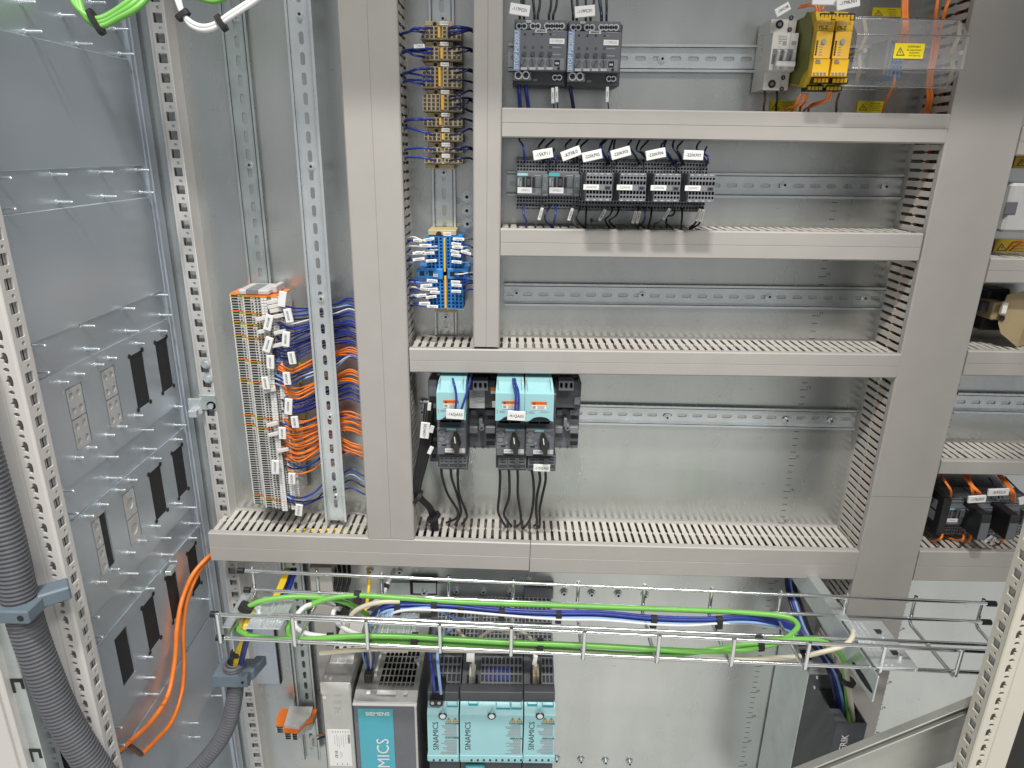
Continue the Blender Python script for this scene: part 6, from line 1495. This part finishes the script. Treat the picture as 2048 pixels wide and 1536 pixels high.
for i in range(5):
    cable([(1572 + 4 * i, 1150, .02), (1574 + 4 * i, 1175, .03), (1584 + 5 * i, 1215, .06), (1605 + 4 * i, 1265, .09), (1640 + 3 * i, 1310, .13), (1660 + 5 * i, 1350, .17), (1672 + 6 * i, 1400, .19), (1678 + 6 * i, 1450, .19)], .0030, ['navy_wire', 'blue_wire', 'lightblue_wire', 'navy_wire', 'black_wire'][i], ['navy cable from the duct down into the control unit, leftmost', 'blue cable from the duct down into the control unit, middle', 'pale blue cable from the duct down into the control unit', 'navy cable right of the pale blue one into the control unit', 'black cable of the bundle down into the control unit'][i])
for i in range(4):
    cable([(572 + 6 * i, 1138, .03), (562 + 7 * i, 1165, .07), (548 + 7 * i, 1195, .11), (535 + 8 * i, 1215, .15), (505 + 4 * i, 1226, .20), (490 + 5 * i, 1250, .23), (480 + 5 * i, 1280, .235), (472 + 4 * i, 1320, .225), (469 + 2 * i, 1350, .22)], .0034, ['yellow_wire', 'yellow_wire', 'navy_wire', 'blue_wire'][i], ['left yellow cable running down into the small ribbed hose', 'right yellow cable running down into the small ribbed hose', 'navy cable in the bundle running into the small ribbed hose', 'blue cable on the right of the bundle into the small hose'][i])
for i in range(4):
    wire([(668 + 10 * i, 1130, .03), (672 + 9 * i, 1160, .05), (666 + 9 * i, 1190, .05), (668 + 10 * i, 1260, .04)], .0030, 'black_wire', 'black wire behind the tray beside the short upright duct', group='black wires behind the tray')
for i, (u0, u1, mt) in enumerate(((724, 735, 'lightblue_wire'), (731, 738, 'blue_wire'), (738, 742, 'white_wire'), (745, 741, 'blue_wire'))):
    wire([(u0, 1295, .19), (u0 + 3, 1315, .17), (u1, 1345, .155), (u1 + 1, 1352, .15)], .0016, mt, 'thin wire entering the black connector on the drive', group='thin wires into the drive connector')
def tie(u, v, d, ang, rw, rh, label, w_=.0085, group='black cable ties in the tray'):
    p = W(u, v, d); a = Vector((math.cos(R(ang)), 0, math.sin(R(ang)))); b = Vector((-a.z, 0, a.x)); mb = MB()
    n = 18; vs = []
    for s_ in (-1, 1):
        for k in range(n):
            q = 2 * math.pi * k / n
            sq = lambda c: math.copysign(abs(c) ** .6, c)
            vs.append(p + a * s_ * w_ / 2 + b * sq(math.cos(q)) * rh + YN * sq(math.sin(q)) * rw)
    mb.add(vs, [(k, (k + 1) % n, n + (k + 1) % n, n + k) for k in range(n)] + [tuple(range(n))[::-1], tuple(range(n, 2 * n))])
    return tag(mb.build('cable_tie', 'black_soft'), label, 'cable tie', group)
for u, v_, d_, an, rw, rh in ((715, 1194, .206, 0, .006, .010), (795, 1216, .207, -3, .006, .0115), (868, 1217, .208, -2, .0065, .0125), (921, 1221, .207, -3, .006, .010), (1003, 1229, .208, -3, .006, .0105), (1117, 1234, .209, -2, .006, .0105), (1307, 1243, .208, -3, .006, .0105), (1438, 1245, .207, 2, .006, .0105), (660, 1278, .282, 0, .0062, .0085), (829, 1280, .283, -2, .0075, .0105), (1080, 1292, .283, -2, .0075, .0108), (1520, 1286, .268, 10, .008, .0115), (1602, 1281, .258, 5, .006, .0075), (492, 1215, .234, 60, .008, .010), (690, 1221, .19, -40, .006, .008)):
    tie(u, v_, d_, an, rw, rh, 'black tie round cables in the wire tray')
tie(1695, 1362, .225, 70, .009, .011, 'black tie round the cables above the control unit', group=None)
tie(471, 1307, .228, 80, .006, .007, 'dark tie round the yellow cable above the small hose', group=None)
tie(771, 1174, .075, 70, .0045, .006, 'black tie on the white cable rising behind the tray', group=None)

# ================================================================== orange cables, hoses, cables at the top
SP = lambda L: [W(*q) if W(*q).x > -.519 else WX(q[0], q[1], -.519) for q in L]
def side_cable(L, r, mt, lb): return wire(SP(L), r, mt, lb, 'cable', None, 'cable', 7, 10, True)
side_cable([(425, 1108, .06), (412, 1118, .075), (385, 1150, .10), (364, 1200, .13), (354, 1260, .155), (350, 1320, .165), (336, 1390, .19), (305, 1440, .225), (270, 1474, .27), (225, 1512, .315)], .0036, 'orange_wire', 'left one of two orange cables along the side panel')
side_cable([(425, 1110, .05), (414, 1120, .065), (393, 1152, .09), (374, 1200, .12), (366, 1260, .145), (368, 1330, .165), (362, 1390, .18), (342, 1445, .20), (310, 1482, .225), (283, 1509, .25)], .0036, 'orange_wire', 'right one of two orange cables along the side panel')
tag(MB().tube(SP([(283, 1509, .25), (272, 1500, .255), (258, 1490, .26)]), .0034, 8).build('cable_end', 'brown_wire'), 'brown taped end of the right orange cable', 'cable end')
def hose(P, r, label, pitch=.0052):
    S = smooth(P, 10); L = [0]
    for a, b in zip(S, S[1:]): L.append(L[-1] + (b - a).length)
    pts, rad = [], []; n = int(L[-1] / pitch) * 4; j = 0
    for i in range(n + 1):
        s = L[-1] * i / n
        while j < len(L) - 2 and L[j + 1] < s: j += 1
        pts.append(S[j].lerp(S[j + 1], (s - L[j]) / max(1e-9, L[j + 1] - L[j])))
        rad.append(r * (.90, 1.0, 1.0, .90)[i % 4])
    return tag(MB().tube(pts, r, 22, 0, rad, caps=False).build('ribbed_hose', 'conduit'), label, 'hose')
hose([W(-110, 640, .43), W(-66, 800, .43), W(-30, 930, .43), W(-3, 1024, .43), (W(22, 1120, .43)), W(40, 1200, .43), W(60, 1270, .43), W(88, 1345, .43), W(122, 1425, .428), W(165, 1500, .425), W(220, 1580, .42)], .0182, 'thick grey ribbed hose curving down the left front post')
hose([W(470, 1322, .22), W(471, 1360, .22), W(468, 1400, .222), W(456, 1450, .226), W(430, 1495, .232), W(385, 1545, .24), W(330, 1590, .25)], .0125, 'smaller grey ribbed hose under the left tray end')
t = thing('hose_clamp', 'blue-grey plastic clamp holding the thick hose to the post', 'clamp', W(40, 1210, .43)); p = W(38, 1208, .43)
MB().obox(p + Vector((-.004, 0, 0)), (XU, YN, ZU), .030, .024, .0085, 0, .002).obox(p + Vector((.027, .018, .002)), (Vector((.8, .6, 0)), Vector((-.6, .8, 0)), ZU), .016, .012, .0085, 0, .002).build('body', 'clamp_grey', t)
MB().cyl(p + Vector((.018, -.0235, 0)), p + Vector((.018, -.0246, 0)), .0035, n=10).build('screw', 'hole_dark', t)
t = thing('hose_clamp', 'blue-grey plastic clamp at the mouth of the small hose', 'clamp', W(470, 1345, .22)); p = W(470, 1345, .22)
mb = MB(); H_ = round_hole(0, 0, .0128, 20)
for s_, hh in ((.0075, 1),):
    mb.cell(p + ZU * .009, XU, DV, ZU, (-.026, .026, -.020, .020), H_, .018, 0)
mb.box(p.x - .026, p.x + .026, -p.y - .0201, -p.y - .0199, p.z - .009, p.z + .009).box(p.x - .026, p.x + .026, -p.y + .0199, -p.y + .0201, p.z - .009, p.z + .009)
mb.box(p.x - .0261, p.x - .0259, -p.y - .02, -p.y + .02, p.z - .009, p.z + .009).box(p.x + .0259, p.x + .0261, -p.y - .02, -p.y + .02, p.z - .009, p.z + .009)
mb.obox(p + Vector((.027, .010, .001)), (XU, Vector((.25, .97, 0)), ZU), .008, .018, .0085, 0, .0015)
mb.build('body', 'clamp_grey', t)
for k in range(2):
    P = [p + Vector((math.cos(R(18 * q)) * .0135, math.sin(R(18 * q)) * .0135, .011 + .0045 * k)) for q in range(21)]; MB().tube(P, .0028, 10).build('hose_rim', 'conduit', t)
MB().cyl(p + Vector((.019, -.0203, 0)), p + Vector((.019, -.0212, 0)), .0022, n=10).build('screw', 'hole_dark', t)
g = 'green cables looping in at the top left'
for i in range(3):
    o = 7 * i
    cable([(132 + o, -40, .185), (143 + o, -5, .185), (158 + o * .7, 18 + o * .7, .19), (178 + o * .5, 34 + o * .9, .19), (198 + o * .3, 38 + o, .19), (225 + o * .3, 26 + o, .185), (255 + o, 5 + o, .18), (285 + o, -22 + o, .17), (320 + o, -55 + o, .16)], .0036, 'green_wire', ['innermost green cable loop at the top left', 'middle green cable loop at the top left', 'outermost green cable loop at the top left'][i], 'cable', g)
tie(192, 44, .192, 25, .007, .0145, 'black tie round the green cable loop, top left', .005, None)
for i in range(2):
    o = 7 * i
    cable([(344, -50, .16), (352 + o * .6, -8, .165), (364 + o * .3, 25 + o * .4, .17), (382, 44 + o, .175), (405, 53 + o, .178), (430, 48 + o, .178), (460, 28 + o, .175), (500, 2 + o, .17), (540, -26 + o, .165)], .0030, 'white_wire', ['upper one of two white cables at the top left', 'lower one of two white cables at the top left'][i])
tie(366, 30, .171, -55, .006, .0085, 'black tie on the white cables, left one at the top', .006, None)
tie(443, 46, .178, 30, .006, .0095, 'black tie on the white cables, right one at the top', .006, None)
cable([(352, -10, .16), (390, -6, .16), (430, 2, .16), (470, -14, .16)], .0034, 'green_wire', 'green cable just peeping in above the white cables')
for i in range(5):
    P = [Vector((-.44 + .02 * i, -.05 - .003 * i, -.628 + .004 * (i % 3))), Vector((-.36, -.058, -.622 + .003 * i)), Vector((-.29, -.05 + .004 * (i % 2), -.618 + .003 * (i % 3))), Vector((-.245 - .01 * i, -.03, -.63))]
    wire(P, .0024, ['yellow_wire', 'ground_green', 'yellow_wire', 'ground_yellow', 'yellow_wire'][i], 'yellow-green wire inside the left end of the lowest duct', group='yellow-green wires inside the lowest duct', world=True)
# orange end terminal on the lower left rail
c14 = crop(540, 1280, 6)
t = thing('terminal_group', 'orange and grey terminal at the foot of the lower left rail', 'terminals', W(600, 1460, .03)); v = Dev(t, c14)
p = W(*c14(330, 985), .05); x0, x1 = W(*c14(95, 1000), .04).x, W(*c14(540, 1000), .04).x
MB().prism([(x0, .045), (x0 + .004, .060), (x0 + .02, .062), (x0 + .024, .076), (x1 - .022, .078), (x1 - .012, .060), (x1, .050), (x1, .02), (x0, .02)], (0, 0, p.z), XU, YN, ZU, .0022).build('separator', 'orange', t)
MB().prism([(x0 + .018, .02), (x0 + .022, .066), (x1 - .020, .070), (x1 - .006, .040), (x1 - .008, .02)], (0, 0, p.z + .0024), XU, YN, ZU, .006).build('end_bracket', 'strip_grey', t)
for k in range(3):
    z = p.z - .0052 * (k + 1)
    mb = MB().prism([(x0 + .002, .045), (x0 + .003, .059), (x0 + .02, .061), (x0 + .024, .074), (x1 - .022, .076), (x1 - .012, .058), (x1 - .002, .045), (x1 - .002, .02), (x0 + .002, .02)], (0, 0, z), XU, YN, ZU, .0046, 0)
    for a, b, d_ in ((.006, .017, .0605), (.026, .036, .0752), (.040, .048, .0765)): mb.box(x0 + a, x0 + b, d_ - .001, d_ + .0006, z + .0008, z + .0036, 1)
    if k == 0: mb.box(x0 + .003, x0 + .02, .0605, .0612, z + .0036, z + .0045, 2)
    mb.build('terminal', ['strip_grey', 'black', 'ground_green'], t)
u, q = c14(525, 1215); tagx(u, q, .085, 14, 27, -3, '-31XG01', 'grey-white tag hanging at the lower left orange terminal', mt='offwhite')
wire([c14(560, 1150) + (.08,), c14(600, 1140) + (.08,), c14(650, 1138) + (.075,), c14(720, 1140) + (.05,)], .0014, 'orange_wire', 'thin orange wire from the lower left terminal')
wire([c14(575, 1190) + (.08,), c14(610, 1175) + (.08,), c14(650, 1162) + (.075,), c14(720, 1160) + (.05,)], .0016, 'navy_wire', 'thin dark wire from the lower left terminal')
# latch on the rear left post
c15 = crop(0, 800, 3.84)
t = thing('latch', 'small galvanised latch plate with two bolts on the rear left post', 'latch', W(400, 815, .03)); v = Dev(t, lambda x, y: (x, y))
v.b('plate', 376, 798, 402, 828, .03, .036, 'zinc', .001); v.b('tab', 376, 822, 392, 836, .034, .05, 'zinc', .0012); v.b('arm', 398, 790, 432, 820, .028, .031, 'zinc_dull', .001)
for u, q in ((411, 728), (416, 757), (423, 811)):
    p = W(u, q, .03); MB().cyl(p, p + YN * .001, .0075, n=16).cyl(p + YN * .001, p + YN * .005, .005, n=6).build('bolt', 'zinc', t)
# clip on the side panel cutout
p = WX(342, 1140, XL + .01); tag(MB().obox(p, (XU, DV, ZU), .005, .010, .004, 0, .001).build('clip', 'zinc_dull'), 'small metal clip on the top edge of a black cutout', 'clip')
# ================================================================== give each repeat its own label by its place in its row
ORD = ['first', 'second', 'third', 'fourth', 'fifth', 'sixth', 'seventh', 'eighth', 'ninth', 'tenth', 'eleventh', 'twelfth', 'thirteenth', 'fourteenth', 'fifteenth', 'sixteenth', 'seventeenth', 'eighteenth', 'nineteenth', 'twentieth', '21st', '22nd', '23rd', '24th', '25th']
def centre(o):
    if o.type == 'MESH' and len(o.data.vertices):
        v = o.data.vertices[0].co; w_ = o.data.vertices[len(o.data.vertices) - 1].co
        b = [o.location + Vector(c) for c in o.bound_box]
        return sum((q for q in b), Vector()) / 8
    return Vector(o.location)
same = {}
for o in list(COL.objects):
    if o.parent is None and o.get('label'): same.setdefault((o['label'], o.get('group')), []).append(o)
for (lb, gp), os_ in same.items():
    if len(os_) < 2: continue
    cs = [centre(o) for o in os_]
    ex = max(c.x for c in cs) - min(c.x for c in cs); ez = max(c.z for c in cs) - min(c.z for c in cs)
    order = sorted(range(len(os_)), key=(lambda i: cs[i].x) if ex > ez else (lambda i: -cs[i].z))
    for k, i in enumerate(order):
        os_[i]['label'] = '%s, %s from the %s' % (lb, ORD[k], 'left' if ex > ez else 'top')
